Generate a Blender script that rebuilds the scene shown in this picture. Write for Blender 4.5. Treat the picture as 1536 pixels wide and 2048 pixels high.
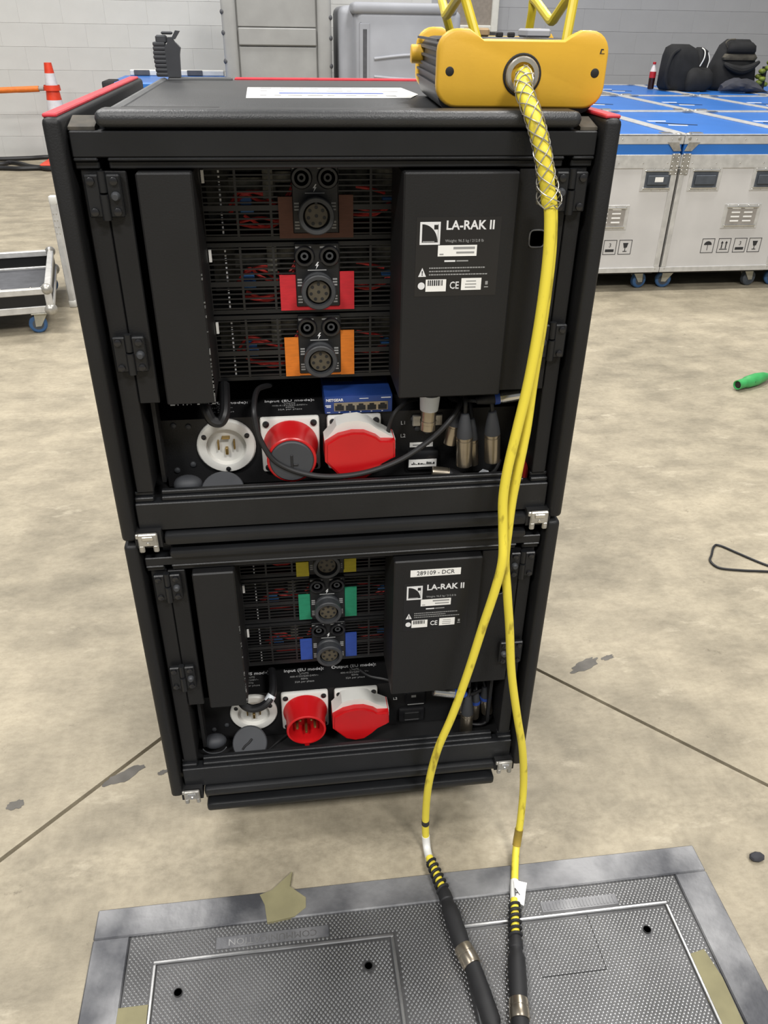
import bpy, bmesh, math, random
import numpy as np
from mathutils import Vector, Matrix, Euler
for o in list(bpy.data.objects): bpy.data.objects.remove(o)
scene = bpy.context.scene
COL = scene.collection

# ------------------------------------------------------------------ camera
CAM = (-0.0741, -0.88062, 1.24718)
YAW, PITCH, ROLL, FPX = 0.1365, 0.5556, 0.01624, 1579.3
def cam_axes():
    cy, sy = math.cos(YAW), math.sin(YAW)
    f = Vector((sy*math.cos(PITCH), cy*math.cos(PITCH), -math.sin(PITCH)))
    r = Vector((cy, -sy, 0)); u = r.cross(f)
    c, s = math.cos(ROLL), math.sin(ROLL)
    return c*r+s*u, -s*r+c*u, f
AR, AU, AF = cam_axes()
cd = bpy.data.cameras.new('camera'); cam = bpy.data.objects.new('camera', cd); COL.objects.link(cam)
m = Matrix.Identity(4)
for i in range(3): m[i][0] = AR[i]; m[i][1] = AU[i]; m[i][2] = -AF[i]; m[i][3] = CAM[i]
cam.matrix_world = m
cd.sensor_fit = 'VERTICAL'; cd.sensor_height = 24.0; cd.lens = 24.0*FPX/2048
cd.clip_start = 0.02; cd.clip_end = 200
scene.camera = cam
# ------------------------------------------------------------------ light
w = bpy.data.worlds.new('world'); scene.world = w; w.use_nodes = True
bg = w.node_tree.nodes['Background']; bg.inputs[0].default_value = (0.92, 0.96, 1.0, 1); bg.inputs[1].default_value = 0.38
def hall_lamp(x, y, z, sx, sy, power):
    l = bpy.data.lights.new('hall_lamp', 'AREA'); l.shape = 'RECTANGLE'; l.size = sx; l.size_y = sy
    l.energy = power; l.color = (1.0, 0.975, 0.94)
    o = bpy.data.objects.new('hall_lamp', l); o.location = (x, y, z); COL.objects.link(o)
for lx, ly, p in ((-2.6, -4.2, 520), (2.2, -4.2, 520), (-2.6, -0.8, 110), (2.2, -0.8, 110), (-2.6, 2.6, 300), (2.2, 2.6, 300), (-2.6, 6.0, 260), (2.4, 6.0, 230)):
    hall_lamp(lx, ly, 6.0, 1.6, 0.8, p)
vs = scene.view_settings
vs.view_transform = 'Standard'; vs.look = 'None'; vs.gamma = 1.0; vs.use_curve_mapping = False; vs.exposure = -0.45

# ------------------------------------------------------------------ helpers
def at(x, y, Y):
    d = AR*((x-768)/FPX) - AU*((y-1024)/FPX) + AF
    return Vector(CAM) + d*((Y-CAM[1])/d.y)
def atz(x, y, z):
    d = AR*((x-768)/FPX) - AU*((y-1024)/FPX) + AF
    return Vector(CAM) + d*((z-CAM[2])/d.z)
def srgb(h):
    if isinstance(h, str): h = [int(h[i:i+2], 16)/255 for i in (0, 2, 4)]
    return tuple((c/12.92 if c <= .04045 else ((c+.055)/1.055)**2.4) for c in h)+(1,)
MATS = {}
def mat(name, col, rough=.5, metal=0, var=.12, scale=30, bump=0.0, bscale=200, col2=None, spec=.5, ramp=(.35, .7), stretch=None, alpha=None, trans=0):
    m = bpy.data.materials.new(name); m.use_nodes = True; MATS[name] = m
    nt = m.node_tree; b = nt.nodes['Principled BSDF']; L = nt.links.new
    b.inputs['Roughness'].default_value = rough; b.inputs['Metallic'].default_value = metal
    b.inputs['Specular IOR Level'].default_value = spec
    if trans: b.inputs['Transmission Weight'].default_value = trans
    tc = nt.nodes.new('ShaderNodeTexCoord'); mp = nt.nodes.new('ShaderNodeMapping'); L(tc.outputs['Object'], mp.inputs[0])
    if stretch: mp.inputs['Scale'].default_value = stretch
    n = nt.nodes.new('ShaderNodeTexNoise'); n.inputs['Scale'].default_value = scale; n.inputs['Detail'].default_value = 5; L(mp.outputs[0], n.inputs[0])
    cr = nt.nodes.new('ShaderNodeValToRGB'); L(n.outputs[0], cr.inputs[0])
    c = srgb(col); 
    c2 = srgb(col2) if col2 else tuple(x*(1-var*2.2) for x in c[:3])+(1,)
    cr.color_ramp.elements[0].position = ramp[0]; cr.color_ramp.elements[1].position = ramp[1]
    cr.color_ramp.elements[0].color = c2; cr.color_ramp.elements[1].color = c
    L(cr.outputs[0], b.inputs['Base Color'])
    if bump:
        n2 = nt.nodes.new('ShaderNodeTexNoise'); n2.inputs['Scale'].default_value = bscale; n2.inputs['Detail'].default_value = 3; L(mp.outputs[0], n2.inputs[0])
        bp = nt.nodes.new('ShaderNodeBump'); bp.inputs['Strength'].default_value = bump; bp.inputs['Distance'].default_value = .002
        L(n2.outputs[0], bp.inputs['Height']); L(bp.outputs[0], b.inputs['Normal'])
    return m
class MB:
    def __init__(s): s.v = []; s.f = []
    def raw(s, vs, fs):
        k = len(s.v); s.v += [tuple(v) for v in vs]; s.f += [tuple(i+k for i in f) for f in fs]; return s
    def box(s, x0, x1, y0, y1, z0, z1):
        return s.raw([(x0,y0,z0),(x1,y0,z0),(x1,y1,z0),(x0,y1,z0),(x0,y0,z1),(x1,y0,z1),(x1,y1,z1),(x0,y1,z1)],
              [(3,2,1,0),(4,5,6,7),(0,1,5,4),(1,2,6,5),(2,3,7,6),(3,0,4,7)])
    def rbox(s, x0, x1, y0, y1, z0, z1, r, seg=2):
        bm = bmesh.new(); bmesh.ops.create_cube(bm, size=1)
        for v in bm.verts: v.co = Vector(((x0+x1)/2+v.co.x*(x1-x0), (y0+y1)/2+v.co.y*(y1-y0), (z0+z1)/2+v.co.z*(z1-z0)))
        bmesh.ops.bevel(bm, geom=bm.edges[:], offset=r, segments=seg, profile=.5, affect='EDGES')
        bm.verts.index_update(); s.raw([v.co for v in bm.verts], [[v.index for v in f.verts] for f in bm.faces]); bm.free(); return s
    def rings(s, rings, caps=True, closed=False):
        n = len(rings[0]); vs = [p for r in rings for p in r]; fs = []
        for i in range(len(rings)-(0 if closed else 1)):
            a, b = i*n, ((i+1) % len(rings))*n
            for j in range(n): k = (j+1) % n; fs.append((a+j, a+k, b+k, b+j))
        if caps and not closed: fs.append(tuple(range(n-1, -1, -1))); fs.append(tuple(range((len(rings)-1)*n, len(rings)*n)))
        return s.raw(vs, fs)
    def lathe(s, p0, axis, prof, n=20, caps=True):
        a = Vector(axis).normalized(); u = a.orthogonal().normalized(); v = a.cross(u); p0 = Vector(p0)
        return s.rings([[p0+a*h+(u*math.cos(t)+v*math.sin(t))*r for t in [2*math.pi*k/n for k in range(n)]] for h, r in prof], caps)
    def cyl(s, p0, p1, r0, r1=None, n=16):
        p0, p1 = Vector(p0), Vector(p1); r1 = r0 if r1 is None else r1
        return s.lathe(p0, p1-p0, [(0, r0), ((p1-p0).length, r1)], n)
    def tube(s, pts, r, n=8, closed=False):
        pts = [Vector(p) for p in pts]; N = len(pts); out = []; u = None
        for i, p in enumerate(pts):
            a = (pts[(i+1) % N] if (closed or i < N-1) else p) - (pts[i-1] if (closed or i > 0) else p)
            a.normalize()
            if u is None: u = a.orthogonal().normalized()
            u = (u-a*u.dot(a)).normalized(); v = a.cross(u)
            rr = r[i] if isinstance(r, (list, tuple)) else r
            out.append([p+(u*math.cos(t)+v*math.sin(t))*rr for t in [2*math.pi*k/n for k in range(n)]])
        return s.rings(out, True, closed)
    def prism(s, poly, ax, a0, a1):
        # poly of 2d points in the two other axes (ax 'y': (x,z); 'z': (x,y); 'x': (y,z))
        def P(p, a): return {'y': (p[0], a, p[1]), 'z': (p[0], p[1], a), 'x': (a, p[0], p[1])}[ax]
        n = len(poly)
        return s.raw([P(p, a0) for p in poly]+[P(p, a1) for p in poly],
            [tuple(range(n-1, -1, -1)), tuple(range(n, 2*n))]+[(i, (i+1) % n, n+(i+1) % n, n+i) for i in range(n)])
    def sphere(s, c, r, n=14, m=9, sc=(1,1,1)):
        c = Vector(c); R = []
        for i in range(1, m):
            t = math.pi*i/m
            R.append([(c.x+r*sc[0]*math.sin(t)*math.cos(2*math.pi*k/n), c.y+r*sc[1]*math.sin(t)*math.sin(2*math.pi*k/n), c.z+r*sc[2]*math.cos(t)) for k in range(n)])
        return s.rings(R)
    def mesh(s, name, material, smooth=35):
        me = bpy.data.meshes.new(name); me.from_pydata(s.v, [], s.f); me.update()
        bm = bmesh.new(); bm.from_mesh(me); bmesh.ops.recalc_face_normals(bm, faces=bm.faces[:]); bm.to_mesh(me); bm.free()
        me.materials.append(MATS[material])
        if smooth:
            me.polygons.foreach_set('use_smooth', [True]*len(me.polygons)); me.set_sharp_from_angle(angle=math.radians(smooth))
        return me
    def build(s, name, material, parent=None, label=None, smooth=35, loc=None, rot=None):
        return link(name, s.mesh(name, material, smooth), parent, label, loc, rot)
def link(name, me, parent=None, label=None, loc=None, rot=None):
    o = bpy.data.objects.new(name, me); COL.objects.link(o)
    if parent: o.parent = parent
    if label: o['label'] = label
    if loc is not None: o.location = loc
    if rot is not None: o.rotation_euler = rot
    return o
def tag(o, label, cat, group=None, kind=None):
    o['label'] = label; o['category'] = cat
    if group: o['group'] = group
    if kind: o['kind'] = kind
    return o
def thing(name, label, cat, loc=(0,0,0), rz=0, group=None):
    o = bpy.data.objects.new(name, None); COL.objects.link(o); o.location = loc; o.rotation_euler = (0, 0, rz); o.empty_display_size = .05
    return tag(o, label, cat, group)
def copy_tree(o, parent=None):
    c = o.copy(); COL.objects.link(c); c.parent = parent
    for ch in list(o.children): copy_tree(ch, c)
    return c
def spline(pts, k=8, closed=False):
    pts = [Vector(p) for p in pts]; N = len(pts); out = []
    def g(i): return pts[i % N] if closed else pts[max(0, min(N-1, i))]
    for i in range(N if closed else N-1):
        p0, p1, p2, p3 = g(i-1), g(i), g(i+1), g(i+2)
        for j in range(k):
            t = j/k
            out.append(.5*((2*p1)+(p2-p0)*t+(2*p0-5*p1+4*p2-p3)*t*t+(3*p1-p0-3*p2+p3)*t**3))
    if not closed: out.append(pts[-1])
    return out
def text(body, size, loc, material, parent, rot=(math.pi/2,0,0), align='LEFT', bold=0, sx=1, name='lettering'):
    cu = bpy.data.curves.new('t', 'FONT'); cu.body = body; cu.size = size; cu.align_x = align; cu.align_y = 'CENTER'; cu.extrude = .00015; cu.offset = bold; cu.resolution_u = 2
    o = bpy.data.objects.new('t', cu); COL.objects.link(o)
    me = bpy.data.meshes.new_from_object(o.evaluated_get(bpy.context.evaluated_depsgraph_get()))
    bpy.data.objects.remove(o); bpy.data.curves.remove(cu)
    me.materials.clear(); me.materials.append(MATS[material]); me.name = name
    r = link(name, me, parent, None, loc, rot); r.scale = (sx, 1, 1); return r

# ------------------------------------------------------------------ materials
mat('black_panel', '1b1b1c', .5, 0, .10, 9, .15, 500, spec=.35)
mat('black_rail', '1b1c1e', .4, 0, .12, 14, .1, 400, spec=.38)
mat('black_dark', '151516', .6, 0, .1)
mat('black_rubber', '1d1d1f', .65, 0, .15, 40)
mat('black_gloss', '1b1b1d', .3, 0, .05)
mat('scuffed', '6e6e6c', .5, 0, .3, 60, col2='2c2c2d')
mat('dusty', '5d564a', .8, 0, .3, 25, col2='2b2a28')
mat('lid_black', '2f3032', .42, 0, .15, 8, .2, 600)
mat('grey_tube', '5a5b5c', .42, 0, .12, 20)
mat('red_trim', 'cf3340', .45, 0, .12, 30)
mat('steel', 'bab7b0', .34, .6, .15, 50, .2, 150)
mat('alu', 'cfcecb', .38, .3, .10, 25, .1, 100)
mat('chrome', 'd9d8d4', .2, .9, .08)
mat('nickel', 'a69c8c', .28, .9, .1, 30)
mat('brass', 'b59a62', .3, .9, .1)
mat('white_plastic', 'd9d8d2', .45, 0, .05, 20)
mat('white_paper', 'e9e8e4', .7, 0, .03)
mat('white_ink', 'd8d8d8', .7, 0, .02)
mat('grey_ink', '8f8f8e', .7, 0, .05)
mat('dark_ink', '2b2b2d', .7, 0, .05)
mat('red_plastic', 'c4161b', .32, 0, .08, 12)
mat('grey_cap', '3b3d41', .6, 0, .08)
mat('grill', '19191a', .45, 0, .1)
mat('conn_grey', '3c3e41', .5, 0, .15, 60)
mat('insert', '4d4638', .55, 0, .12, 60)
mat('wire_red', 'd23a34', .5, 0, .1); mat('wire_blue', '3a74b4', .5, 0, .1); mat('board', '8a887c', .7, 0, .3, 60, col2='2e2d2a')
for n, c in (('brown', '684537'), ('red', 'c5212b'), ('orange', 'd9781c'), ('yellow', 'c9b930'), ('green', '1c8360'), ('blue', '27479a')):
    mat('tape_'+n, c, .75, 0, .08, 80, .3, 900, stretch=(1,1,6))
mat('switch_blue', '223f80', .4, 0, .1)
mat('yellow_body', 'dcac32', .45, 0, .07, 10, .05, 300)
mat('yellow_tube', 'd9c22a', .4, 0, .1, 20)
mat('cable_yellow', 'e4d243', .5, 0, .16, 70, col2='a8952a', ramp=(.30, .42), stretch=(1, 1, .35))
mat('box_side', '3f4045', .45, .3, .1)
mat('tan', 'a98f6b', .6, 0, .1)
mat('cable_black', '1c1c1e', .5, 0, .1)
mat('sleeve_white', 'e6e6e2', .6, 0, .05)
mat('tape_clear', 'a98f3a', .35, 0, .2)
mat('collar_white', 'd8dde2', .4, 0, .05)
mat('xlr_blue', '2c4ea5', .5, 0, .1)
mat('case_white', 'c9c7c5', .45, .0, .05, 5, .05, 100)
mat('case_blue', '2f74c8', .35, 0, .08, 3)
mat('wheel_blue', '39618f', .5, 0, .12)
mat('wheel_grey', '4a5058', .6, 0, .1)
mat('caster_zinc', 'b9b7ab', .4, .6, .12)
mat('wall_white', 'c9c9c6', .8, 0, .04, 3, .25, 120)
mat('wall_grey', '9fa0a3', .8, 0, .04, 3, .25, 120)
mat('mortar_white', 'b0afab', .9, 0, .05); mat('mortar_grey', '8c8c90', .9, 0, .05)
mat('cart_grey', '9d9d9b', .6, 0, .06, 6, .15, 60)
mat('cart_blue', 'a0a2a8', .5, 0, .05, 5)
mat('cart_dark', '55565a', .7, 0, .1)
mat('cone_orange', 'e2401f', .5, 0, .08); mat('cone_white', 'd8d6da', .4, 0, .05)
mat('bar_orange', 'e67a2a', .5, 0, .08); mat('bar_grey', '9b9690', .5, 0, .08)
mat('fabric_black', '1c1c1d', .85, 0, .25, 12, .4, 180)
mat('fabric_olive', '5a554a', .9, 0, .2, 20); mat('fabric_slate', '3f4048', .9, 0, .2, 12, .4, 120)
mat('cola', '2a1412', .1, 0, .05); mat('cola_red', 'b52228', .4, 0, .1); mat('plastic_clear', 'cfc6c4', .15, 0, .03)
mat('plant_green', '7c8a2c', .6, 0, .25, 20)
mat('cam_green', '3fa35a', .4, 0, .1)
mat('frame_cream', 'cfcec6', .6, 0, .04); mat('cab_brown', '8c8379', .7, 0, .08)
mat('olive_tape', '857f5f', .75, 0, .08, 30)
mat('patch_grey', '6a6660', .75, 0, .15, 30)
mat('stone', '3a3a3f', .8, 0, .2)

def concrete(name, joint=False):
    m = bpy.data.materials.new(name); m.use_nodes = True; MATS[name] = m; nt = m.node_tree; b = nt.nodes['Principled BSDF']; L = nt.links.new
    tc = nt.nodes.new('ShaderNodeTexCoord')
    def noise(s, d, r=.6, st=(1,1,1)):
        mp = nt.nodes.new('ShaderNodeMapping'); mp.inputs['Scale'].default_value = st; L(tc.outputs['Object'], mp.inputs[0])
        n = nt.nodes.new('ShaderNodeTexNoise'); n.inputs['Scale'].default_value = s; n.inputs['Detail'].default_value = d; n.inputs['Roughness'].default_value = r; L(mp.outputs[0], n.inputs[0]); return n
    def ramp(n, a, b_, ca, cb):
        r = nt.nodes.new('ShaderNodeValToRGB'); r.color_ramp.elements[0].position = a; r.color_ramp.elements[1].position = b_
        r.color_ramp.elements[0].color = ca; r.color_ramp.elements[1].color = cb; L(n.outputs[0], r.inputs[0]); return r
    def mix(f, a, b_, mode='MIX'):
        x = nt.nodes.new('ShaderNodeMix'); x.data_type = 'RGBA'; x.blend_type = mode
        if isinstance(f, float): x.inputs[0].default_value = f
        else: L(f, x.inputs[0])
        L(a, x.inputs[6]); L(b_, x.inputs[7]); return x.outputs[2]
    big = ramp(noise(1.6, 6, .55), .32, .68, srgb('807968'), srgb('a89e89'))
    mid = ramp(noise(6, 8, .62, (1,1.5,1)), .36, .64, srgb('7d7565'), srgb('b5aa94'))
    c = mix(.5, big.outputs[0], mid.outputs[0])
    fine = ramp(noise(48, 7, .8, (1,1.6,1)), .34, .58, (.55,.53,.50,1), (1,1,1,1))
    c = mix(.42, c, fine.outputs[0], 'MULTIPLY')
    spots = ramp(noise(14, 9, .8), .33, .39, (.45,.43,.40,1), (1,1,1,1))
    c = mix(.6, c, spots.outputs[0], 'MULTIPLY')
    pale = ramp(noise(5, 6, .7, (1,2.2,1)), .60, .72, (0,0,0,1), (1,1,1,1))
    pc = nt.nodes.new('ShaderNodeRGB'); pc.outputs[0].default_value = srgb('c2b8a3')
    f = nt.nodes.new('ShaderNodeMath'); f.operation = 'MULTIPLY'; f.inputs[1].default_value = .6; L(pale.outputs[0], f.inputs[0])
    c = mix(f.outputs[0], c, pc.outputs[0])
    L(c, b.inputs['Base Color']); b.inputs['Roughness'].default_value = .55; b.inputs['Specular IOR Level'].default_value = .35
    bp = nt.nodes.new('ShaderNodeBump'); bp.inputs['Strength'].default_value = .38; bp.inputs['Distance'].default_value = .003
    L(noise(45, 6, .7).outputs[0], bp.inputs['Height']); L(bp.outputs[0], b.inputs['Normal'])
concrete('concrete')
mat('joint', '6d675c', .9, 0, .2, 30)
mat('plate_steel', '5f5f60', .5, .6, .25, 7, .1, 300)
mat('frame_steel', '8a8a8b', .5, .4, .25, 7, .35, 90, col2='47484c', ramp=(.38, .62))
mat('rim_steel', '9b9b9b', .35, .8, .15, 20)
mat('stud_steel', 'c2c2c2', .28, .85, .1, 9)

# ------------------------------------------------------------------ setting
def struct(o, label=None):
    o['kind'] = 'structure'
    if label: o['label'] = label; 
    return o
floor = struct(MB().box(-14, 16, -8, 9, -.06, -.012).build('floor', 'joint'), 'worn beige concrete floor with diagonal saw cut joints')
ap = (.107, .77)                                        # the two diagonal joints meet behind the racks
def slab(poly): MB().prism(poly, 'z', -.014, 0).build('slab', 'concrete', floor)
g = .006
slab([(ap[0], ap[1]-2*g), (ap[0]-8, ap[1]-8.06), (ap[0]+8, ap[1]-8.3)])
slab([(ap[0]-g, ap[1]-g), (ap[0]+g, ap[1]-g*.2), (ap[0]+g, 9), (-14, 9), (-14, -8), (ap[0]-8.75-g, -8), (ap[0]-8-g, ap[1]-8.05)])
slab([(ap[0]+g, ap[1]-g), (ap[0]+8+g, ap[1]-8.3+g), (ap[0]+8.6, -8), (16, -8), (16, 9), (ap[0]+g, 9)])
def wall(name, x0, x1, mt, mm, label):
    Wl = struct(MB().box(x0, x1, 8.403, 8.6, 0, 4.2).build(name, mm), label)
    full = MB().rbox(-.1999, .1999, 0, .05, -.0982, .0982, .0016, 1).mesh('block', mt)
    half = MB().rbox(-.0999, .0999, 0, .05, -.0982, .0982, .0016, 1).mesh('block', mt)
    for k in range(9):
        off = (k % 2)*.2; x = x0
        while x < x1-.02:
            wd = .2 if (off and x == x0) else min(.4, x1-x)
            link('block', full if wd > .3 else half, Wl, None, (x+wd/2, 8.4, .1+k*.198))
            x += wd
    return Wl
wall('wall_back_left', -6.0, 1.6, 'wall_white', 'mortar_white', 'off white painted concrete block wall')
wall('wall_back_right', 1.6, 6.0, 'wall_grey', 'mortar_grey', 'darker grey concrete block wall behind the blue cases')  # same wall plane, coloured a darker grey than the left stretch

# ------------------------------------------------------------------ floor hatch
fb = thing('floor_hatch', 'steel floor access hatch with two studded lids set in the concrete', 'floor hatch')
X0, X1, XI0, XI1, Y1, YI1, Yb = -.424, .602, -.367, .545, -.076, -.126, -.85
MB().rbox(X0, X1, YI1, Y1, 0, .007, .002, 1).build('frame_bar', 'frame_steel', fb)
MB().rbox(X0, XI0, Yb, YI1, 0, .007, .002, 1).build('frame_bar', 'frame_steel', fb)
MB().rbox(XI1, X1, Yb, YI1, 0, .007, .002, 1).build('frame_bar', 'frame_steel', fb)
MB().box(XI0, XI1, Yb, YI1, 0, .0028).build('tread_plate', 'plate_steel', fb)
lids = ((-.320, .044), (.163, .505))
for a, b in lids:
    ld = MB().rbox(a, b, -.82, -.176, .001, .0036, .0005, 1).build('lid', 'plate_steel', fb)
    e = .006
    bar = MB(); bar.rbox(a-e, b+e, -.176, -.170, .001, .0065, .0015, 1); bar.build('rim', 'rim_steel', ld)
    for s in (a-e, b): MB().rbox(s, s+e, -.82, -.176, .001, .0065, .0015, 1).build('rim', 'rim_steel', ld)
    if a > 0:
        MB().rbox(.268, .370, -.266, -.178, .0036, .0042, .0003, 1).build('inset_panel', 'plate_steel', ld)
        o = MB(); o.box(.3695, .3705, -.266, -.178, .0036, .0048); o.box(.268, .37, -.2665, -.2655, .0036, .0046); o.build('panel_gap', 'black_dark', ld)
for hx, hy in ((-.284, -.2216), (.0044, -.217), (.4585, -.2134)):
    MB().lathe((hx, hy, .003), (0,0,1), [(0, .0065), (.0022, .0065), (.0024, .0058), (.0006, .0056)], 16).build('bolt_hole', 'black_dark', fb)
st = MB(); p = .0066; row = 0; y = -.128
while y > -.47:
    x = XI0+.004+(p/2 if row % 2 else 0)
    while x < XI1-.003:
        skip = any(a-.009 < x < b+.009 and not (a+.002 < x < b-.002) for a, b in lids) and y < -.165
        skip |= -.178 < y < -.167 and any(a-.008 < x < b+.008 for a, b in lids)
        skip |= -.232 < x < -.052 and -.163 < y < -.143
        skip |= .30 < x < .43 and -.166 < y < -.146
        skip |= any((x-hx)**2+(y-hy)**2 < .00009 for hx, hy in ((-.284, -.2216), (.0044, -.217), (.4585, -.2134)))
        if not skip:
            z = .0036 if any(a < x < b for a, b in lids) and y < -.17 else .0028
            if .268 < x < .37 and -.266 < y < -.178: z = .0042
            a, b = .0017, .0024
            st.raw([(x-a,y-b*.4,z),(x,y-b,z),(x+a,y-b*.4,z),(x+a,y+b*.4,z),(x,y+b,z),(x-a,y+b*.4,z),(x,y,z+.0011)], [(0,1,6),(1,2,6),(2,3,6),(3,4,6),(4,5,6),(5,0,6)])
        x += p
    y -= p*.62; row += 1
o = st.build('stud', 'stud_steel', fb); o['kind'] = 'stuff'
MB().box(-.231, -.053, -.1625, -.1435, .0028, .0034).build('nameplate', 'frame_steel', fb)
text('COMMUNICATION', .0155, (-.142, -.153, .0036), 'rim_steel', fb, (0,0,math.pi), 'CENTER', 0, 1.05)
o = MB(); o.box(.30, .43, -.165, -.147, .0028, .0033)
for k in range(22): o.box(.303+k*.0057, .3055+k*.0057, -.162, -.15, .0033, .0039)
o.build('nameplate', 'frame_steel', fb)
MB().prism([(-.372,-.235),(-.326,-.235),(-.324,-.34),(-.372,-.345)], 'z', .0035, .0068).build('tape_residue', 'olive_tape', fb)
MB().prism([(.508,-.26),(.535,-.255),(.543,-.30),(.541,-.42),(.512,-.42),(.505,-.33)], 'z', .0035, .0055).build('tape_residue', 'olive_tape', fb)
tag(MB().prism([atz(*q, 0).to_2d() for q in ((520,1795),(545,1785),(585,1748),(580,1778),(612,1800),(612,1820),(590,1838),(548,1848),(535,1850),(530,1815))], 'z', .0005, .0078).build('gaffer_tape', 'olive_tape'), 'torn olive gaffer tape stuck over the hatch frame edge', 'tape')
random.seed(4)
def blob(cx, cy, w, h, rot, n=26, rag=.35):
    pts = []
    for k in range(n):
        t = 2*math.pi*k/n; r = 1-rag*random.random()
        x, y = w*r*math.cos(t), h*r*math.sin(t); pts.append((cx+x*math.cos(rot)-y*math.sin(rot), cy+x*math.sin(rot)+y*math.cos(rot)))
    return pts
for (px, py, w_, h_, r_) in ((248,1552,.045,.016,.5),(30,1610,.02,.012,.2),(1170,1330,.05,.016,.45),(1215,1315,.02,.008,.3),(325,1545,.012,.006,.3)):
    c = atz(px, py, 0); MB().prism(blob(c.x, c.y, w_, h_, r_), 'z', -.001, .0006).build('paint_patch', 'patch_grey', floor)
for px, py, s in ((1512,1718,.012),):
    c = atz(px, py, 0); tag(MB().sphere((c.x, c.y, s*.5), s, 8, 6, (1.2,.8,.6)).build('pebble', 'stone'), 'small dark lump lying on the concrete right of the hatch', 'pebble')

# ------------------------------------------------------------------ the two racks
RW, RH, RD = .294, .4945, .62
ZL, ZU = .17, .66998
def hinge(root, x, z, flip):
    h = MB(); h.rbox(x-.018, x-.003, .009, .0165, z-.021, z+.021, .0015, 1); h.rbox(x+.003, x+.018, .009, .0165, z-.021, z+.021, .0015, 1)
    hg = h.build('hinge', 'black_rail', root)
    k = MB(); k.cyl((x, .009, z-.023), (x, .009, z+.002), .0048, n=12); k.cyl((x, .010, z+.004), (x, .010, z+.024), .0042, n=12); k.build('knuckle', 'black_rail', hg)
    sx = 1 if not flip else -1
    s = MB()
    for dx, dz in ((-.0115, -.015), (-.0115, .015), (.0115, -.015), (.0115, .015)):
        s.lathe((x+dx, .009, z+dz), (0,-1,0), [(0,.0042),(.0025,.0040),(.003,.003)], 12)
    s.build('screw', 'black_gloss', hg)
    MB().lathe((x+sx*.0115, .009, z), (0,-1,0), [(0,.005),(.004,.0046),(.006,.003)], 12).build('stud_bolt', 'conn_grey', hg)
def make_rack(z0, upper, label):
    R = thing('amplifier_rack', label, 'rack', (0, 0, z0), 0, 'stacked amplifier racks')
    for s in (-1, 1):
        x0, x1 = (-RW, -.2755) if s < 0 else (.2755, RW)
        sp = MB().rbox(x0, x1, 0, RD, 0, RH, .006, 3).build('side_panel', 'black_panel', R)
        if upper: MB().rbox(x0+.001, x1-(.004 if s < 0 else .001), .006, RD-.02, RH-.001, RH+.003, .0012, 1).build('trim_strip', 'red_trim', sp, 'red strip along the top edge')
    r0, r1, t0, t1 = (.4454, .4813, .4845, .5005) if upper else (.441, .4655, .467, .480)
    def segs(name, zs, y0, y1, cuts, parent=R, m='black_rail', r=.0012):
        mb = MB()
        for a, b in cuts: mb.rbox(a, b, y0, y1, zs[0], zs[1], r, 1)
        return mb.build(name, m, parent)
    full = [(-.2725, .2725)]; cut3 = [(-.2725, -.2485), (-.2390, .2390), (.2485, .2725)]
    tr = segs('top_rail', (r0+.0115, r1), .012, .045, full)
    segs('rail_lip', (r0+.0078, r0+.0113), .012, .045, cut3, tr); segs('rail_lip', (r0, r0+.0076), .017, .05, cut3, tr)
    br = segs('bottom_rail', (.0087, .0497), .012, .030, full)
    segs('rail_lip', (.0499, .056), .0165, .026, cut3, br); segs('rail_lip', (.0562, .062), .022, .030, cut3, br)
    MB().rbox(-.2418, .2482, .004, .03, -.0115, .0055, .005, 2).build('bottom_bar', 'black_rail', R)
    for s in (-.2, .17): MB().rbox(s, s+.03, .06, .5, -.0205, .01, .002, 1).build('skid', 'black_rubber', R)
    if upper:
        lid = MB().rbox(-.2454, .2522, .03, .6, t0-.006, .4935, .003, 2).build('top_cover', 'lid_black', R)
        MB().rbox(-.2454, .2522, .006, .045, t0, t1, .0075, 3).build('front_bar', 'lid_black', lid); t1 = .4935
        MB().tube([(-.238, .03, t1-.004), (-.238, .3, t1-.004), (-.238, .585, t1-.004)], .0075, 10).build('edge_tube', 'grey_tube', lid)
        MB().rbox(-.232, -.13, .585, .6, t1-.004, t1+.004, .003, 2).build('edge_tube', 'grey_tube', lid)
        MB().rbox(-.128, .18, .606, .618, RH-.01, RH+.002, .002, 1).build('trim_strip', 'red_trim', R, 'red strip along the rear top edge')
        MB().prism([(-.232,.094),(-.16,.094),(-.128,.099),(-.16,.103),(-.232,.105)], 'z', t1-.002, t1+.0022).build('handle_slot', 'black_dark', lid)
        for a, b in ((-.2735, -.2475), (.2545, .2735)):
            MB().prism([(.018,.4815),(.018,.4845),(.05,.492),(.06,.4815)], 'x', a, b).build('corner_ledge', 'dusty', R, 'dusty corner ledge')
    else:
        MB().rbox(-.238, .2482, .004, .03, t0, t1, .005, 2).build('top_bar', 'black_rail', R)
        MB().box(-.25, .25, .03, .6, t0-.005, t1-.003).build('top_cover', 'lid_black', R)
    # inside
    sh = MB(); sh.box(-.2755, -.2705, .05, .6, .03, r1-.005); sh.box(.2705, .2755, .05, .6, .03, r1-.005); sh.box(-.2705, .2705, .46, .47, .03, r1-.005); sh.box(-.2755, .2755, .0302, .46, .022, .028); sh.box(-.2705, .2705, .055, .46, r1-.01, r1-.005)
    sh.build('inner_shell', 'black_dark', R)
    for s in (-1, 1):
        a, b = (-.2690, -.2478) if s < 0 else (.2505, .2690)
        MB().rbox(a, b, .02, .07, .062, r0, .001, 1).build('post', 'black_panel', R)
        po = MB(); po.box(*((-.2395, -.2345) if s < 0 else (.2345, .2395)), .045, .07, .062, .185); po.build('channel', 'black_panel', R)
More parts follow.
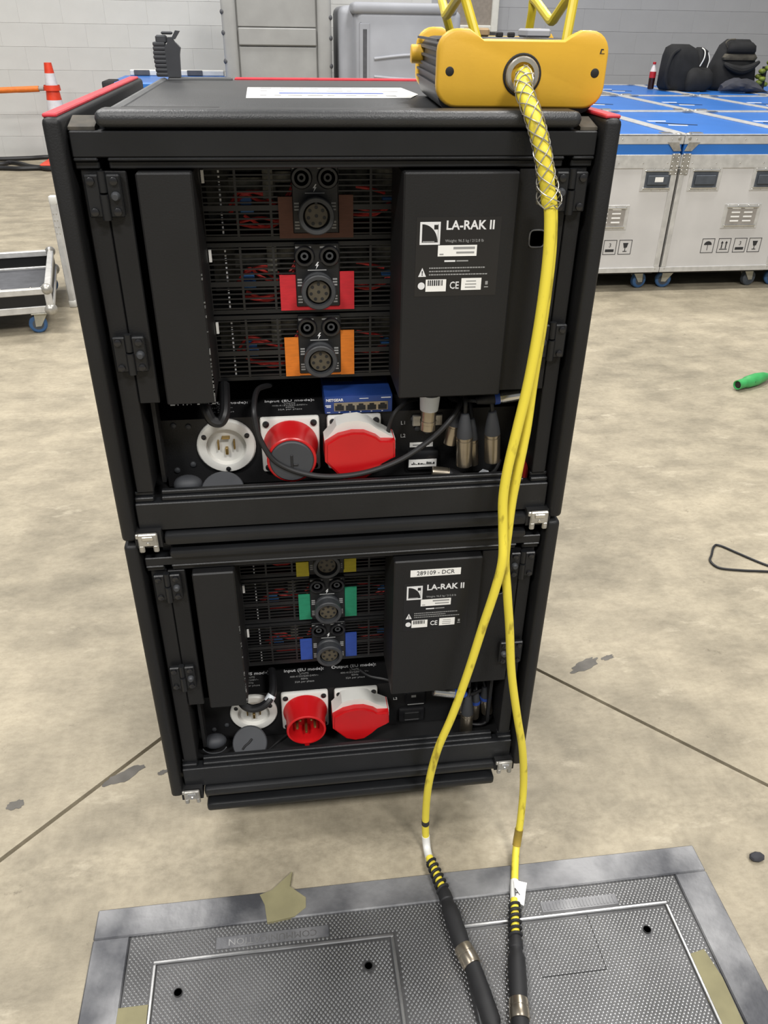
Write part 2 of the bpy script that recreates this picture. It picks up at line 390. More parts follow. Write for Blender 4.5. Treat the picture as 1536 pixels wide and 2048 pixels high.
    MB().rbox(-.2466, -.2235, .018, .024, .1855, r0-.002, .001, 1).build('door_strip', 'black_panel', R)
    cv = MB().rbox(-.2134, -.1568, .006, .10, .187, r0-.002, .0018, 1).build('left_cover', 'black_panel', R)
    sc = MB(); random.seed(int(z0*1000))
    for k in range(26):
        zz = .19+random.random()**1.5*.16; hh = .001+random.random()*.004
        sc.box(-.1585+random.random()*.0006, -.1567, .0056, .0075, zz, zz+hh)
    if upper:
        for k in range(12):
            xx = -.211+random.random()*.05; sc.box(xx, xx+.002+random.random()*.005, .0056, .0075, .1868, .188)
    sc.build('paint_chip', 'scuffed', cv)
    rs = MB(); hx0, hx1, hz0, hz1 = .2112, .2290, .3600, .3790
    for a, b, c_, d in ((.1930, hx0, .1855, r0-.002), (hx1, .2485, .1855, r0-.002), (hx0, hx1, .1855, hz0), (hx0, hx1, hz1, r0-.002)): rs.box(a, b, .018, .024, c_, d)
    ds = rs.build('door_strip', 'black_panel', R, 'right door strip with a rounded cable hole', 20)
    hr = []
    for k in range(20):
        t = 2*math.pi*k/20; cx, cz = (hx0+hx1)/2, (hz0+hz1)/2
        q = 4.0; hr.append((cx+math.copysign(abs(math.cos(t))**(2/q), math.cos(t))*.0090, .0178, cz+math.copysign(abs(math.sin(t))**(2/q), math.sin(t))*.0096))
    MB().tube(hr, .0009, 6, True).build('hole_rim', 'scuffed', ds)
    rc = MB().rbox(.0635, .1905, .006, .10, .184, r0-.003, .0018, 1).build('right_cover', 'black_panel', R, 'right cover carrying the printed rating label')
    for zz in ((.4205, .2498) if upper else (.417, .2498)):
        hinge(R, -.2472, zz, False); hinge(R, .2498, zz, True)
    # printed label on the right cover
    dz = 0 if upper else .002
    Y = .0057; lx, lz = .0825, .392+dz
    MB().box(lx-.004, .1735, Y, .0062, .310+dz, .397+dz).build('label_plate', 'black_gloss', rc)
    Y = .0055
    lg = MB(); s = .0228; b = .0023; x0, z1 = lx, lz; z0_ = lz-s-.0015; x1 = x0+s
    lg.box(x0, x0+b, Y, Y+.0003, z0_, z1); lg.box(x1-b, x1, Y, Y+.0003, z0_, z1); lg.box(x0+b, x1-b, Y, Y+.0003, z1-b, z1); lg.box(x0+b, x1-b, Y, Y+.0003, z0_, z0_+b)
    ra, rb = s-2*b-.0005, (z1-z0_)-2*b
    arc = [(x0+b+ra*math.cos(t), z0_+b+rb*math.sin(t)) for t in [math.pi/2*k/10 for k in range(11)]]
    q0, q1 = x1-b-.0052, z1-b-.0052
    c0 = (x1-b, z1-b)
    for i in range(10): lg.prism([arc[i], (max(arc[i][0], arc[i][0]), c0[1]), (arc[i+1][0], c0[1]), arc[i+1]][0:4], 'y', Y, Y+.0003)
    lg.build('logo', 'white_ink', rc)
    MB().box(x1-b-.0048, x1-b-.0006, Y-.0002, Y, z1-b-.0056, z1-b-.0008).build('logo_square', 'black_gloss', rc)
    MB().box(x0+b+.001, x1-b-.004, Y-.0001, Y, z0_+b+.0006, z0_+b+.0016).build('logo_line', 'grey_ink', rc)
    text('LA-RAK II', .0135, (.1112, Y, .3878+dz), 'white_ink', rc, bold=.0003, sx=.98)
    text('Weight: 96.5 kg / 212.8 lb', .0042, (.1112, Y, .3715+dz), 'grey_ink', rc)
    MB().box(.1035, .1478, Y, Y+.0003, .3548+dz, .3668+dz).build('sticker', 'white_paper', rc)
    o = MB(); o.box(.121, .1455, Y-.0002, Y, .3625+dz, .3650+dz); o.box(.1245, .1450, Y-.0002, Y, .3578+dz, .3598+dz); o.box(.1055, .110, Y-.0002, Y, .3565+dz, .3578+dz); o.build('small_print', 'grey_ink', rc)
    o = MB(); o.box(.1115, .1240, Y, Y+.0003, .3486+dz, .3504+dz); o.build('small_print', 'white_ink', rc)
    o = MB(); o.box(.1252, .1388, Y, Y+.0003, .3488+dz, .3502+dz); o.build('small_print', 'grey_ink', rc)
    o = MB(); o.prism([(.0822,.3325+dz),(.0912,.3325+dz),(.0867,.3425+dz)], 'y', Y, Y+.0003); o.build('warning_mark', 'white_ink', rc)
    text('!', .007, (.0867, Y-.0002, .3363+dz), 'dark_ink', rc, align='CENTER', bold=.0002)
    o = MB(); random.seed(3)
    for k, (ln) in enumerate((.064, .047, .067)):
        x = .0945; zz = .3420-k*.0037+dz
        while x < .0945+ln:
            wd = .0012+random.random()*.002; o.box(x, x+wd, Y, Y+.0003, zz-.0007, zz+.0006); x += wd+.0006
    o.build('small_print', 'grey_ink', rc)
    MB().lathe((.0862, Y+.0004, .3220+dz), (0,-1,0), [(0,.0042),(.0005,.0040)], 16).build('approval_mark', 'white_ink', rc)
    MB().box(.0912, .1148, Y, Y+.0003, .3155+dz, .3292+dz).build('sticker', 'white_paper', rc)
    o = MB(); random.seed(5); x = .0935
    while x < .110: wd = .0005+random.random()*.0013; o.box(x, x+wd, Y-.0002, Y, .3222+dz, .3285+dz); x += wd+.0009
    o.build('barcode', 'dark_ink', rc)
    text('CE', .0115, (.1188, Y, .3218+dz), 'white_ink', rc, bold=.0001, sx=.8)
    MB().box(.1325, .1558, Y, Y+.0003, .3165+dz, .3300+dz).build('sticker', 'white_paper', rc)
    o = MB(); o.box(.138, .1495, Y-.0002, Y, .3262+dz, .3272+dz); o.box(.137, .150, Y-.0002, Y, .3228+dz, .3238+dz); o.box(.137, .1495, Y-.0002, Y, .3192+dz, .3204+dz); o.build('small_print', 'grey_ink', rc)
    o = MB(); o.box(.1595, .1642, Y, Y+.0003, .3190+dz, .3202+dz); o.box(.1605, .1635, Y, Y+.0003, .3222+dz, .3262+dz); o.build('bin_mark', 'grey_ink', rc)
    if not upper:
        MB().box(.0868, .1592, Y, Y+.0003, .4105, .4222).build('sticker', 'white_paper', rc)
        text('289109 - DCR', .0100, (.1230, Y-.0002, .4163), 'dark_ink', rc, align='CENTER', sx=.92)
    # latches on the lower corners
    for s in (-1, 1):
        cx = -.2612 if s < 0 else .2620
        l = MB(); l.rbox(cx-.0125, cx+.0125, -.002, .0035, -.007, .012, .0015, 1); l.rbox(cx-.0125, cx-.0055, -.002, .0035, -.0165, -.005, .0015, 1); l.rbox(cx+.0055, cx+.0125, -.002, .0035, -.0165, -.005, .0015, 1); l.rbox(cx-.0155, cx-.011, .0, .004, .004, .011, .001, 1)
        lt = l.build('latch', 'steel', R, 'worn steel corner latch')
        o = MB(); o.lathe((cx, -.002, -.002), (0,-1,0), [(0,.0028),(.0012,.002)], 10); o.rbox(cx-.007, cx+.007, -.0035, -.002, .003, .009, .0007, 1); o.build('rivet', 'chrome', lt)
        MB().box(cx-.017, cx+.017, .004, .03, -.012, .013).build('latch_recess', 'black_dark', lt)
    return R
make_rack(ZL, False, 'lower black amplifier rack with an asset number sticker on its cover')
make_rack(ZU, True, 'upper black amplifier rack with red strips along its top edges')

def caster(root, x, y, zt, r, wm='wheel_blue', wd=.03, ang=0, zb=0):
    c = Vector((x+.02*math.cos(ang), y+.02*math.sin(ang), zb+r)); d = Vector((-math.sin(ang), math.cos(ang), 0)); f = Vector((math.cos(ang), math.sin(ang), 0))
    f_ = MB(); f_.rbox(x-.04, x+.04, y-.035, y+.035, zt-.006, zt, .0015, 1)
    for s in (-1, 1):
        o0 = d*(s*(wd/2+.004)); t = d*(.0025*s)
        pl = [Vector((x,y,zt-.006))+f*-.028, Vector((x,y,zt-.006))+f*.03, c+f*.012+Vector((0,0,-.008)), c+f*-.012+Vector((0,0,-.008))]
        f_.raw([p+o0 for p in pl]+[p+o0+t for p in pl], [(0,1,2,3),(7,6,5,4),(0,1,5,4),(1,2,6,5),(2,3,7,6),(3,0,4,7)])
    fo = f_.build('caster', 'caster_zinc', root)
    tw = MB().lathe(c-d*(wd/2), d, [(0, r*.6), (0, r*.88), (.004, r), (wd-.004, r), (wd, r*.88), (wd, r*.6)], 24); tw.build('wheel', wm, fo)
    MB().lathe(c-d*(wd/2+.003), d, [(0, r*.2), (.003, r*.62), (wd+.003, r*.62), (wd+.006, r*.2)], 18).build('hub', 'wheel_grey', fo)
dl = thing('wheeled_dolly', 'low black wheeled dolly carrying the two stacked racks', 'dolly')
MB().rbox(-.2415, .2482, .004, .03, .122, .139, .005, 2).build('front_bar', 'black_rail', dl)
MB().rbox(-.245, .25, .03, .6, .122, .148, .003, 1).build('deck', 'black_rubber', dl)
for x, y in ((-.17, .14), (.17, .14), (-.17, .5), (.17, .5)): caster(dl, x, y, .122, .045, 'wheel_grey')

# ------------------------------------------------------------------ amplifiers
AH = .0865
def make_amp(z0, top, label, tape, seed):
    zb = z0+top-AH; ox = -.027
    A = thing('power_amplifier', label, 'amplifier', (ox, .107, zb), 0, 'rack amplifiers')
    ch = MB(); ch.box(-.19, .19, 0, .30, AH-.005, AH); ch.box(-.19, .19, 0, .30, 0, .005); ch.box(-.19, -.186, 0, .3, .005, AH-.005); ch.box(.186, .19, 0, .3, .005, AH-.005)
    ch.box(-.186, .186, .09, .30, .005, AH-.005); ch.box(-.146, -.131, -.001, .003, .005, AH-.005); ch.box(-.19, -.146, -.001, .003, .005, AH-.005)
    ch.build('chassis', 'black_rail', A)
    g_ = MB(); n = 12; p = (AH-.014)/n
    for k in range(n+1):
        z = .007+k*p; hb = .0008 if k not in (5,) else .003
        g_.box(-.131, .186, -.0008, .0016, z-hb, z+hb)
    x = -.131
    for k in range(9): g_.box(x-.0014, x+.0014, -.001, .0018, .005, AH-.005); x += .0395
    g_.build('grille', 'grill', A)
    random.seed(seed)
    bd = MB(); bd.box(-.13, .185, .07, .0899, .008, .08); bd.box(-.10, -.045, .03, .07, .05, .066); bd.box(-.05, .02, .02, .06, .062, .074); bd.box(.07, .16, .035, .07, .055, .075); bd.box(-.06, -.048, .012, .02, .045, .08)
    bd.build('circuit_board', 'board', A)
    s_ = MB()
    for k in range(14): s_.box(-.1105, -.1085, .0018, .004, .008+k*.0052, .0112+k*.0052)
    s_.build('fin_strip', 'white_ink', A)
    w_ = MB()
    def wire(pts, r=.0019): w_.tube(spline(pts, 6), r, 6)
    j = lambda a: a+(random.random()-.5)*.012
    for q in range(3):
        wire([(j(-.10), .02, j(.03)), (j(-.085), .012, j(.052)), (j(-.065), .014, j(.048)), (j(-.045), .02, j(.035))])
        wire([(j(-.09), .016, j(.02)), (j(-.06), .012, j(.018)), (j(-.035), .014, j(.022)), (j(-.01), .02, j(.03))])
    wire([(-.03, .012, .045), (-.024, .01, .06), (-.018, .014, .075)], .0022); wire([(-.033, .014, .047), (-.026, .016, .058), (-.021, .018, .077)])
    for q in range(3): wire([(j(.05), .016, j(.03)), (j(.075), .012, j(.03)), (j(.095), .013, j(.04)), (j(.11), .02, j(.03))])
    wire([(.05, .012, .058), (.065, .010, .056), (.085, .014, .05)], .002)
    w_.build('wiring', 'wire_red', A)
    o = MB(); bx = -.095+random.random()*.02; o.rbox(bx, bx+.016, .008, .02, .030, .037, .001, 1); o.rbox(bx, bx+.014, .012, .02, .038, .048, .001, 1); o.rbox(.082, .094, .01, .02, .040, .046, .001, 1)
    o.build('capacitor', 'wire_blue', A)
    MB().box(-.1287, -.1255, -.0045, -.001, AH-.021, AH-.007).build('sticker', 'white_paper', A)
    # connector plate
    cp = MB().rbox(-.0265, .0275, -.006, 0, .009, AH-.001, .0008, 1).build('connector_plate', 'black_rail', A)
    for s in (-1, 1):
        sx = .0003+s*.0152; sz = AH-.0155
        so = MB().lathe((sx, -.006, sz), (0,-1,0), [(0,.0128),(.003,.0122),(.004,.0112),(.004,.0085),(-.004,.0083),(-.004,.0001)], 22).build('speaker_socket', 'black_gloss', A)
        MB().lathe((sx, -.002, sz), (0,-1,0), [(0,.0050),(.0052,.0048),(.0052,.0025),(.001,.0022)], 16).build('socket_core', 'conn_grey', so)
    mk = MB(); mk.prism([(.0009,.0635),(-.0022,.0595),(-.0002,.0595),(-.0015,.0552),(.0020,.0605),(.0002,.0605),(.0022,.0635)], 'y', -.0064, -.006)
    mk.box(-.0115, .0115, -.0064, -.006, .0535, .0548)
    for bx, bz in ((-.0235, AH-.004), (-.0105, AH-.004), (.006, AH-.004), (.0195, AH-.004)):
        mk.box(bx-.002, bx+.004, -.0064, -.006, bz-.002, bz); mk.box(bx, bx+.003, -.0064, -.006, bz-.005, bz-.003)
    for sx in (-1, 1):
        for bz in (.043, .0395, .036, .022, .0185, .015): mk.box(min(sx*.0245, sx*.0190), max(sx*.0245, sx*.0190), -.0064, -.006, bz-.0011, bz+.0008)
    mk.build('printed_marks', 'grey_ink', A)
    mk = MB(); mk.prism([(.0009,.0640),(-.0022,.0597),(-.0002,.0597),(-.0015,.0552),(.0022,.0607),(.0003,.0607),(.0024,.0640)], 'y', -.0068, -.0064); mk.build('lightning_mark', 'white_ink', A)
    cz = .0322
    cc = MB().lathe((.0003, -.006, cz), (0,-1,0), [(0,.0200),(.004,.0200),(.006,.0185),(.014,.0185),(.016,.0212),(.021,.0212),(.022,.0200),(.022,.0158),(.008,.0155)], 32, False).build('multipin_connector', 'conn_grey', A)
    MB().lathe((.0003, -.006, cz), (0,-1,0), [(.006,.0138),(.017,.0135),(.0175,.0130)], 28).build('insert', 'insert', cc)
    MB().lathe((.0003, -.006, cz), (0,-1,0), [(.006,.0156),(.010,.0156)], 28).build('dark_gap', 'black_dark', cc)  # black disc added so the gap round the insert looks dark
    pn = MB()
    for k in range(7):
        t = 2*math.pi*k/7+math.pi/2; rr = .0095
        pn.lathe((.0003+rr*math.cos(t), -.0234, cz+rr*math.sin(t)), (0,-1,0), [(0,.0021),(.0003,.0021)], 10)
    pn.lathe((.0003, -.0234, cz), (0,-1,0), [(0,.0021),(.0003,.0021)], 10); pn.box(-.0012, .0018, -.0250, -.0234, cz+.0125, cz+.0155)
    pn.build('pin_hole', 'black_dark', cc)
    col, parts = tape
    for a, b, c_, d in parts: MB().box(a-ox, b-ox, -.0042, -.0012, c_-top+AH, d-top+AH).build('tape', 'tape_'+col, A, col+' cloth tape strip')
    return A
T = [.4385, .3496, .2607]
def lowt(x0, x1, y0, y1):
    a, b = at(x0, y1, .105), at(x1, y0, .105); return (a.x, b.x, a.z-ZL, b.z-ZL)
amps_u = [('brown', [(-.0702,-.0535,.3550,.4020),(.0012,.0182,.3550,.4035),(-.0535,.0012,.3550,.3605)]),
          ('red', [(-.0733,-.0535,.2672,.3108),(.0008,.0187,.2672,.3140),(-.0535,.0008,.2672,.2730)]),
          ('orange', [(-.0715,-.0535,.1795,.2313),(.0005,.0182,.1795,.2390),(-.0535,.0005,.1800,.1865)])]
amps_l = [('yellow', [lowt(593,617,1122,1152), lowt(687,712,1115,1143)]), ('green', [lowt(599,622,1188,1238), lowt(690,713,1173,1231)]), ('blue', [lowt(602,625,1277,1318), lowt(691,713,1264,1311)])]
ords = ('top', 'middle', 'bottom')
for i in range(3):
    make_amp(ZU, T[i], f'{ords[i]} black amplifier of the upper rack, marked with {amps_u[i][0]} tape', amps_u[i], 10+i)
    make_amp(ZL, T[i], f'{ords[i]} black amplifier of the lower rack, marked with {amps_l[i][0]} tape', amps_l[i], 20+i)

# ------------------------------------------------------------------ power distribution units
def make_pdu(z0, upper, label):
    P = thing('power_unit', label, 'power unit', (0, 0, z0), 0, 'rack power distribution units')
    bo = MB().box(-.239, .239, .112, .42, .0305, .1300)
    for a, b, c_, d in ((-.239, -.1815, .0305, .13), (-.131, .239, .0305, .13), (-.1815, -.131, .0305, .0655), (-.1815, -.131, .1155, .13)): bo.box(a, b, .088, .112, c_, d)
    bo.build('body', 'black_panel', P)
    # round white inlet
    cx, cz, y0 = -.1562, .0905, .088
    fl = MB().lathe((cx, y0, cz), (0,-1,0), [(0,.0390),(.004,.0390),(.0065,.0370),(.0075,.0300),(.0068,.0265),(.002,.0250),(-.018,.0238),(-.018,.0001)], 36).build('round_inlet', 'white_plastic', P)
    o = MB()
    for k in range(3):
        t = math.pi*(1.5+k*2/3); o.lathe((cx+.0325*math.cos(t), y0-.0065, cz+.0325*math.sin(t)), (0,-1,0), [(0,.0036),(.002,.0032),(.0026,.0015)], 12)
    o.build('screw', 'black_gloss', fl)
    o = MB()
    for dx, dz, wx, hz in ((-.0105,.002,.0012,.0065), (.0105,.002,.0012,.0065), (0,.0125,.0055,.0014), (0,-.007,.002,.005)): o.rbox(cx+dx-wx, cx+dx+wx, .082, .107, cz+dz-hz, cz+dz+hz, .0006, 1)
    o.build('blade', 'brass', fl)
    # red inlet
    cx = -.0705; f1 = MB().rbox(cx-.0393, cx+.0393, .0785, .088, cz-.0398, cz+.0405, .0035, 2).build('red_inlet', 'white_plastic', P)
    sh = MB().lathe((cx, .0785, cz), (0,-1,0), [(0,.0368),(.003,.0365),(.013,.0325),(.040,.0318),(.0425,.0322),(.0435,.0310),(.0435,.0288),(.005,.0275),(.005,.0001)], 40); sh.rbox(cx-.004, cx+.004, .036, .05, cz-.0375, cz-.031, .001, 1)
    sr = sh.build('shroud', 'red_plastic', f1)
    o = MB()
    for dx, dz in ((-.0315,.0325),(.0315,.0325),(-.0315,-.0322),(.0315,-.0322)): o.lathe((cx+dx, .0785, cz+dz), (0,-1,0), [(0,.0046),(.002,.0042),(.003,.002)], 12)
    o.build('screw', 'black_gloss', f1)
    o = MB()
    for k in range(5):
        t = -math.pi/2+2*math.pi*k/5; o.lathe((cx+.0155*math.cos(t), .074, cz+.0155*math.sin(t)), (0,-1,0), [(0,.0026),(.027,.0026),(.029,.0016)], 12)
    o.build('pin', 'brass', f1)
    # red lidded outlet
    cx = .0158; f2 = MB().rbox(cx-.0368, cx+.0362, .0785, .088, cz-.0398, cz+.0395, .0035, 2).build('red_outlet', 'white_plastic', P)
    def pl(pts, Y): return [(q.x, q.z-ZU) for q in (at(x, y, Y) for x, y in pts)]
    hs = MB(); hs.prism(pl(((664,858),(672,846),(690,839),(716,836),(738,842),(752,852),(789,872),(789,892),(650,898),(648,876)), .060), 'y', .052, .0786)
    hs.build('housing', 'white_plastic', f2, smooth=25)
    ld = MB(); lp = pl(((650,886),(676,870),(704,863),(728,863),(752,872),(762,880),(790,880),(790,912),(764,926),(748,942),(728,957),(706,961),(684,955),(650,922)), .045)
    ld.prism(lp, 'y', .043, .0785)
    c_ = (sum(p[0] for p in lp)/len(lp), sum(p[1] for p in lp)/len(lp))
    ld.prism([(c_[0]+(p[0]-c_[0])*.93, c_[1]+(p[1]-c_[1])*.93) for p in lp], 'y', .0405, .0431)
    ld.build('spring_lid', 'red_plastic', f2, smooth=25)
    o = MB()
    for dx in (-.029, .029): o.lathe((cx+dx, .0785, cz+.032), (0,-1,0), [(0,.0046),(.002,.0042),(.003,.002)], 12)
    o.build('screw', 'black_gloss', f2)
    # printing on the top and the front
    fz = .1302; up_ = (0,0,0)
    def blk(x, y, title, lines):
        text(title, .0098, (x, y, fz), 'white_ink', P, up_, 'CENTER', .00012)
        for k, l in enumerate(lines): text(l, .0056, (x, y-.0088-k*.0066, fz), 'grey_ink', P, up_, 'CENTER')
    blk(-.0690, .1360, 'Input (EU mode):', ['L/N/PE', '400-415V/230-240V~', '50Hz', '32A per phase'])
    blk(.0170, .1360, 'Output (EU mode):', ['L/N/PE', '400-415V/230-240V~', '50Hz', '32A per phase', '7680VA per phase'][:4])
    blk(-.1600, .1360, 'Input (US mode):', ['L/N/PE', '120V/208V~', '60Hz', '30A per phase'])
    for k, z in enumerate((.112, .0925)): text(f'L{k+1}', .0075, (.0835, .0875, z), 'white_ink', P, align='CENTER')
    o = MB()
    for x, z in ((-.2225,.1304-.008),(-.2035,.120),(-.2251,.056),(-.2031,.064),(.097,.118),(.103,.103)): o.lathe((x, .088, z), (0,-1,0), [(0,.004),(.002,.0038),(.003,.002)], 10)
    o.build('screw', 'conn_grey', P)
    # power socket
    s = MB().rbox(.089, .135, .080, .088, .040, .072, .005, 2).build('mains_socket', 'black_gloss', P)
    if upper:
        MB().box(.0915, .1308, .0792, .080, .047, .0585).build('sticker', 'white_paper', s); o = MB(); random.seed(9); x = .0955
        while x < .127: wd = .001+random.random()*.0018; o.box(x, x+wd, .0788, .0792, .0508, .0512+random.random()*.004); x += wd+.0006
        o.build('small_print', 'dark_ink', s)
        MB().box(.0935, .126, .0868, .088, .0745, .0812).build('sticker', 'white_paper', P)
        o = MB(); o.box(.0975, .121, .0864, .0868, .0770, .0788); o.build('small_print', 'grey_ink', P)
        MB().rbox(.0955, .137, .083, .088, .108, .124, .001, 1).build('connector_plate', 'steel', P)
    else:
        o = MB(); o.rbox(.098, .126, .0785, .080, .048, .066, .002, 1); o.build('socket_face', 'black_dark', s)
        MB().rbox(.100, .136, .080, .088, .080, .112, .003, 1).build('mains_socket', 'black_gloss', P)
        o = MB(); o.box(.110, .118, .0796, .080, .100, .105); o.box(.104, .132, .0796, .080, .0828, .0845); o.build('printed_marks', 'grey_ink', P)
    return P
make_pdu(ZL, False, 'power unit of the lower rack with an open red inlet showing its pins')
make_pdu(ZU, True, 'power unit of the upper rack with its red inlet capped')
# cap on the upper inlet
cp = thing('socket_cap', 'dark grey rubber cap pushed onto the upper red inlet', 'cap', (-.0705, .036, ZU+.0905), 0, 'rubber inlet caps')
MB().lathe((0, .010, 0), (0,-1,0), [(0,.0265),(.010,.0284),(.0135,.0284),(.015,.0270)], 32).build('disc', 'grey_cap', cp)
o = MB(); o.rbox(-.0016, .0016, -.0065, -.0045, -.012, .010, .0007, 1); o.rbox(.0016, .008, -.0065, -.0045, -.006, -.003, .0007, 1); o.build('pull_tab', 'black_rubber', cp)
c = at(500, 1486, .047)
cp = thing('socket_cap', 'dark grey rubber cap hanging on its cord in the lower rack', 'cap', c, 0, 'rubber inlet caps')
ax = Vector((-.05, -.78, .62))
MB().lathe(Vector((0,0,0))-ax*.012, ax, [(0,.0265),(.010,.0284),(.0135,.0284),(.015,.0270)], 32).build('disc', 'grey_cap', cp)
o = MB(); o.tube([ax*.005+Vector((.004,.004,.006)), ax*.005+Vector((-.001,.001,.001)), ax*.005+Vector((-.008,-.002,-.003)), ax*.005+Vector((-.012,-.004,-.008))], .0017, 6); o.build('pull_tab', 'black_rubber', cp)
pts = [c+Vector((-.010,-.006,-.016)), at(486,1500,.045), at(492,1514,.042), at(503,1520,.040), at(520,1514,.045), at(545,1492,.06), at(575,1468,.08)]
MB().tube([p-c for p in spline(pts, 6)], .0013, 6).build('cord', 'black_rubber', cp)

# ------------------------------------------------------------------ network switch
ns = thing('network_switch', 'small blue metal network switch with five ports on the upper power unit', 'network switch', (.0220, .0835, ZU+.1301))
MB().rbox(-.0455, .0455, 0, .095, .001, .0265, .002, 2).build('case', 'switch_blue', ns)
MB().box(-.033, .039, -.0006, .001, .0055, .0175).build('port_panel', 'nickel', ns)
for k in range(5):
    x = -.0315+k*.0144; o = MB(); o.prism([(x,.0066),(x+.0116,.0066),(x+.0116,.0128),(x+.0088,.0128),(x+.0088,.0152),(x+.0028,.0152),(x+.0028,.0128),(x,.0128)], 'y', -.0016, -.0006); o.build('port', 'black_dark', ns)
text('NETGEAR', .0052, (-.0435, -.0004, .0212), 'white_ink', ns, bold=.00015)
o = MB(); o.box(-.0445, -.037, -.0004, 0, .0130, .0142); o.box(-.0430, -.037, -.0004, 0, .0110, .0120); o.box(-.0425, -.038, -.0004, 0, .0035, .0042); o.box(.030, .043, -.0004, 0, .0222, .0234); o.box(.001, .013, -.0004, 0, .0220, .0228)
for k in range(5): o.box(-.027+k*.0144, -.025+k*.0144, -.0004, 0, .0032, .0042)
o.build('small_print', 'white_ink', ns)
MB().box(-.028, -.003, .05, .075, .0265, .0268).build('rubber_pad', 'grey_cap', ns); MB().box(.012, .036, .05, .08, .0265, .0268).build('rubber_pad', 'grey_cap', ns)

# ------------------------------------------------------------------ loose plugs and cables inside the racks
def rel(pts, o): return [Vector(p)-Vector(o) for p in pts]
def plug(label, p_tip, p_end, cable, shell='nickel', boot='grey_cap', r=.0092, lay=False, collar=None, cat='plug', group='audio plugs hanging in the racks'):
    # a cable plug: metal shell at the tip, tapered boot, then its cable
    a, b = Vector(p_tip), Vector(p_end); d = b-a; L_ = d.length
    t = thing('cable_plug', label, cat, a, 0, group)
    MB().lathe((0,0,0), d, [(0, r*.86), (.0006, r*.97), (.002, r), (L_*.50, r), (L_*.505, r*.93), (L_*.53, r*.93), (L_*.535, r), (L_*.56, r)], 22).build('shell', shell, t)
    MB().lathe(d*.56, d, [(0, r*.98), (L_*.08, r*.95), (L_*.24, r*.76), (L_*.43, r*.50), (L_*.44, r*.35)], 16).build('boot', boot, t)
    if collar: MB().lathe(d*.54, d, [(0, r*1.02), (L_*.10, r*1.02)], 18).build('ring', collar, t)
    if cable: MB().tube(rel(spline([a+d*.98]+[Vector(q) for q in cable], 6), a), .0028, 8).build('cable', 'cable_black', t)
    return t
plug('front left plug of the hanging group in the upper rack, steel shell', at(928,930,.045), at(930,826,.045), [at(931,800,.05), at(925,785,.08)], r=.0110)
plug('plug at the far left of the hanging group in the upper rack, tilted', at(899,888,.06), at(915,820,.062), [at(922,795,.07), at(925,780,.09)], r=.0088)
plug('plug tucked half behind the front left one in the upper rack', at(945,928,.058), at(943,836,.06), [at(940,805,.07), at(935,785,.09)], r=.0085)
plug('rightmost hanging plug of the upper rack with a grey boot', at(984,922,.045), at(985,822,.045), [at(983,800,.05), at(982,780,.08)], r=.0108)
plug('silver plug lying sideways under the upper right cover with a blue ring', at(1052,786,.05), at(952,802,.05), [at(930,800,.06), at(905,800,.09)], 'chrome', 'black_rubber', .0086, collar='xlr_blue')
plug('steel plug lying on the floor of the upper rack', at(864,944,.062), at(925,950,.055), [at(950,958,.05), at(985,945,.06), at(1000,920,.075)], 'nickel', 'black_rubber', .0085)
t = thing('cable_coupler', 'barrel connector with white collar hanging from the upper right cover', 'connector', at(855, 858, .05))
b0 = at(855, 858, .05); b1 = at(860, 792, .05); d = b1-b0; LL = d.length
MB().lathe((0,0,0), d, [(0,.0102),(LL*.18,.0102),(LL*.19,.0108),(LL*.28,.0108),(LL*.29,.0100),(LL*.62,.0104)], 22).build('barrel', 'nickel', t)
MB().lathe(d*.6, d, [(0,.0118),(LL*.12,.0124),(LL*.4,.0132),(LL*.46,.0132)], 22).build('collar', 'collar_white', t)
MB().lathe(d*-.1, d, [(0,.005),(LL*.1,.006)], 14).build('tip', 'conn_grey', t)
t = thing('tag_bundle', 'red wire end with white tips in the right corner of the upper rack', 'wire', at(1050,952,.06))
c0 = at(1050, 952, .06)
MB().tube(rel(spline([at(1048,955,.065), at(1050,935,.06), at(1046,918,.06), at(1050,905,.065)], 5), c0), [.0045]*15+[.003], 8).build('red_sleeve', 'wire_red', t)
for a, b in (((1040,915),(1052,898)), ((1048,920),(1068,908))): MB().tube(rel([at(*a,.058), at(*b,.058)], c0), .0018, 6).build('white_tip', 'white_plastic', t)
tg = MB(); c0 = at(968, 946, .06); tg.prism([(-.012,-.003),(-.002,.006),(.006,.003),(.010,-.004)], 'y', -.001, .001); tag(tg.build('cable_tag', 'collar_white', None, loc=c0), 'pale blue cable tag at the bottom of the upper rack', 'tag')

def cable(name, label, pts, r, m='cable_black', n=10, cat='cable', k=8):
    p = spline(pts, k); o = MB().tube(rel(p, p[0]), r, n).build(name, m, None, loc=p[0]); return tag(o, label, cat)
cable('patch_cable', 'thin black cable looping across the sockets of the upper rack', [at(540,770,.12), at(515,780,.085), at(508,815,.045), at(512,850,.035), at(522,882,.033), at(550,922,.031), at(600,945,.030), at(660,953,.029), at(730,945,.030), at(800,920,.035), at(860,880,.04), at(900,840,.045), at(920,805,.06), at(900,795,.095)], .0036)
cable('patch_cable', 'thin black cable rising left of the upper coupler', [at(775,880,.075), at(778,855,.06), at(790,825,.06), at(815,803,.075), at(835,798,.095)], .0028)
cable('mains_cable', 'thick black cord hooked below the upper left cover', [at(405,790,.08), at(412,818,.05), at(424,840,.045), at(440,844,.045), at(449,828,.05), at(450,800,.07), at(449,770,.10)], .0068)
cable('mains_cable', 'thick black cord bending over the lower round inlet', [at(478,1395,.075), at(488,1411,.055), at(505,1417,.05), at(525,1412,.05), at(540,1398,.055), at(546,1375,.075), at(543,1340,.115)], .0066)
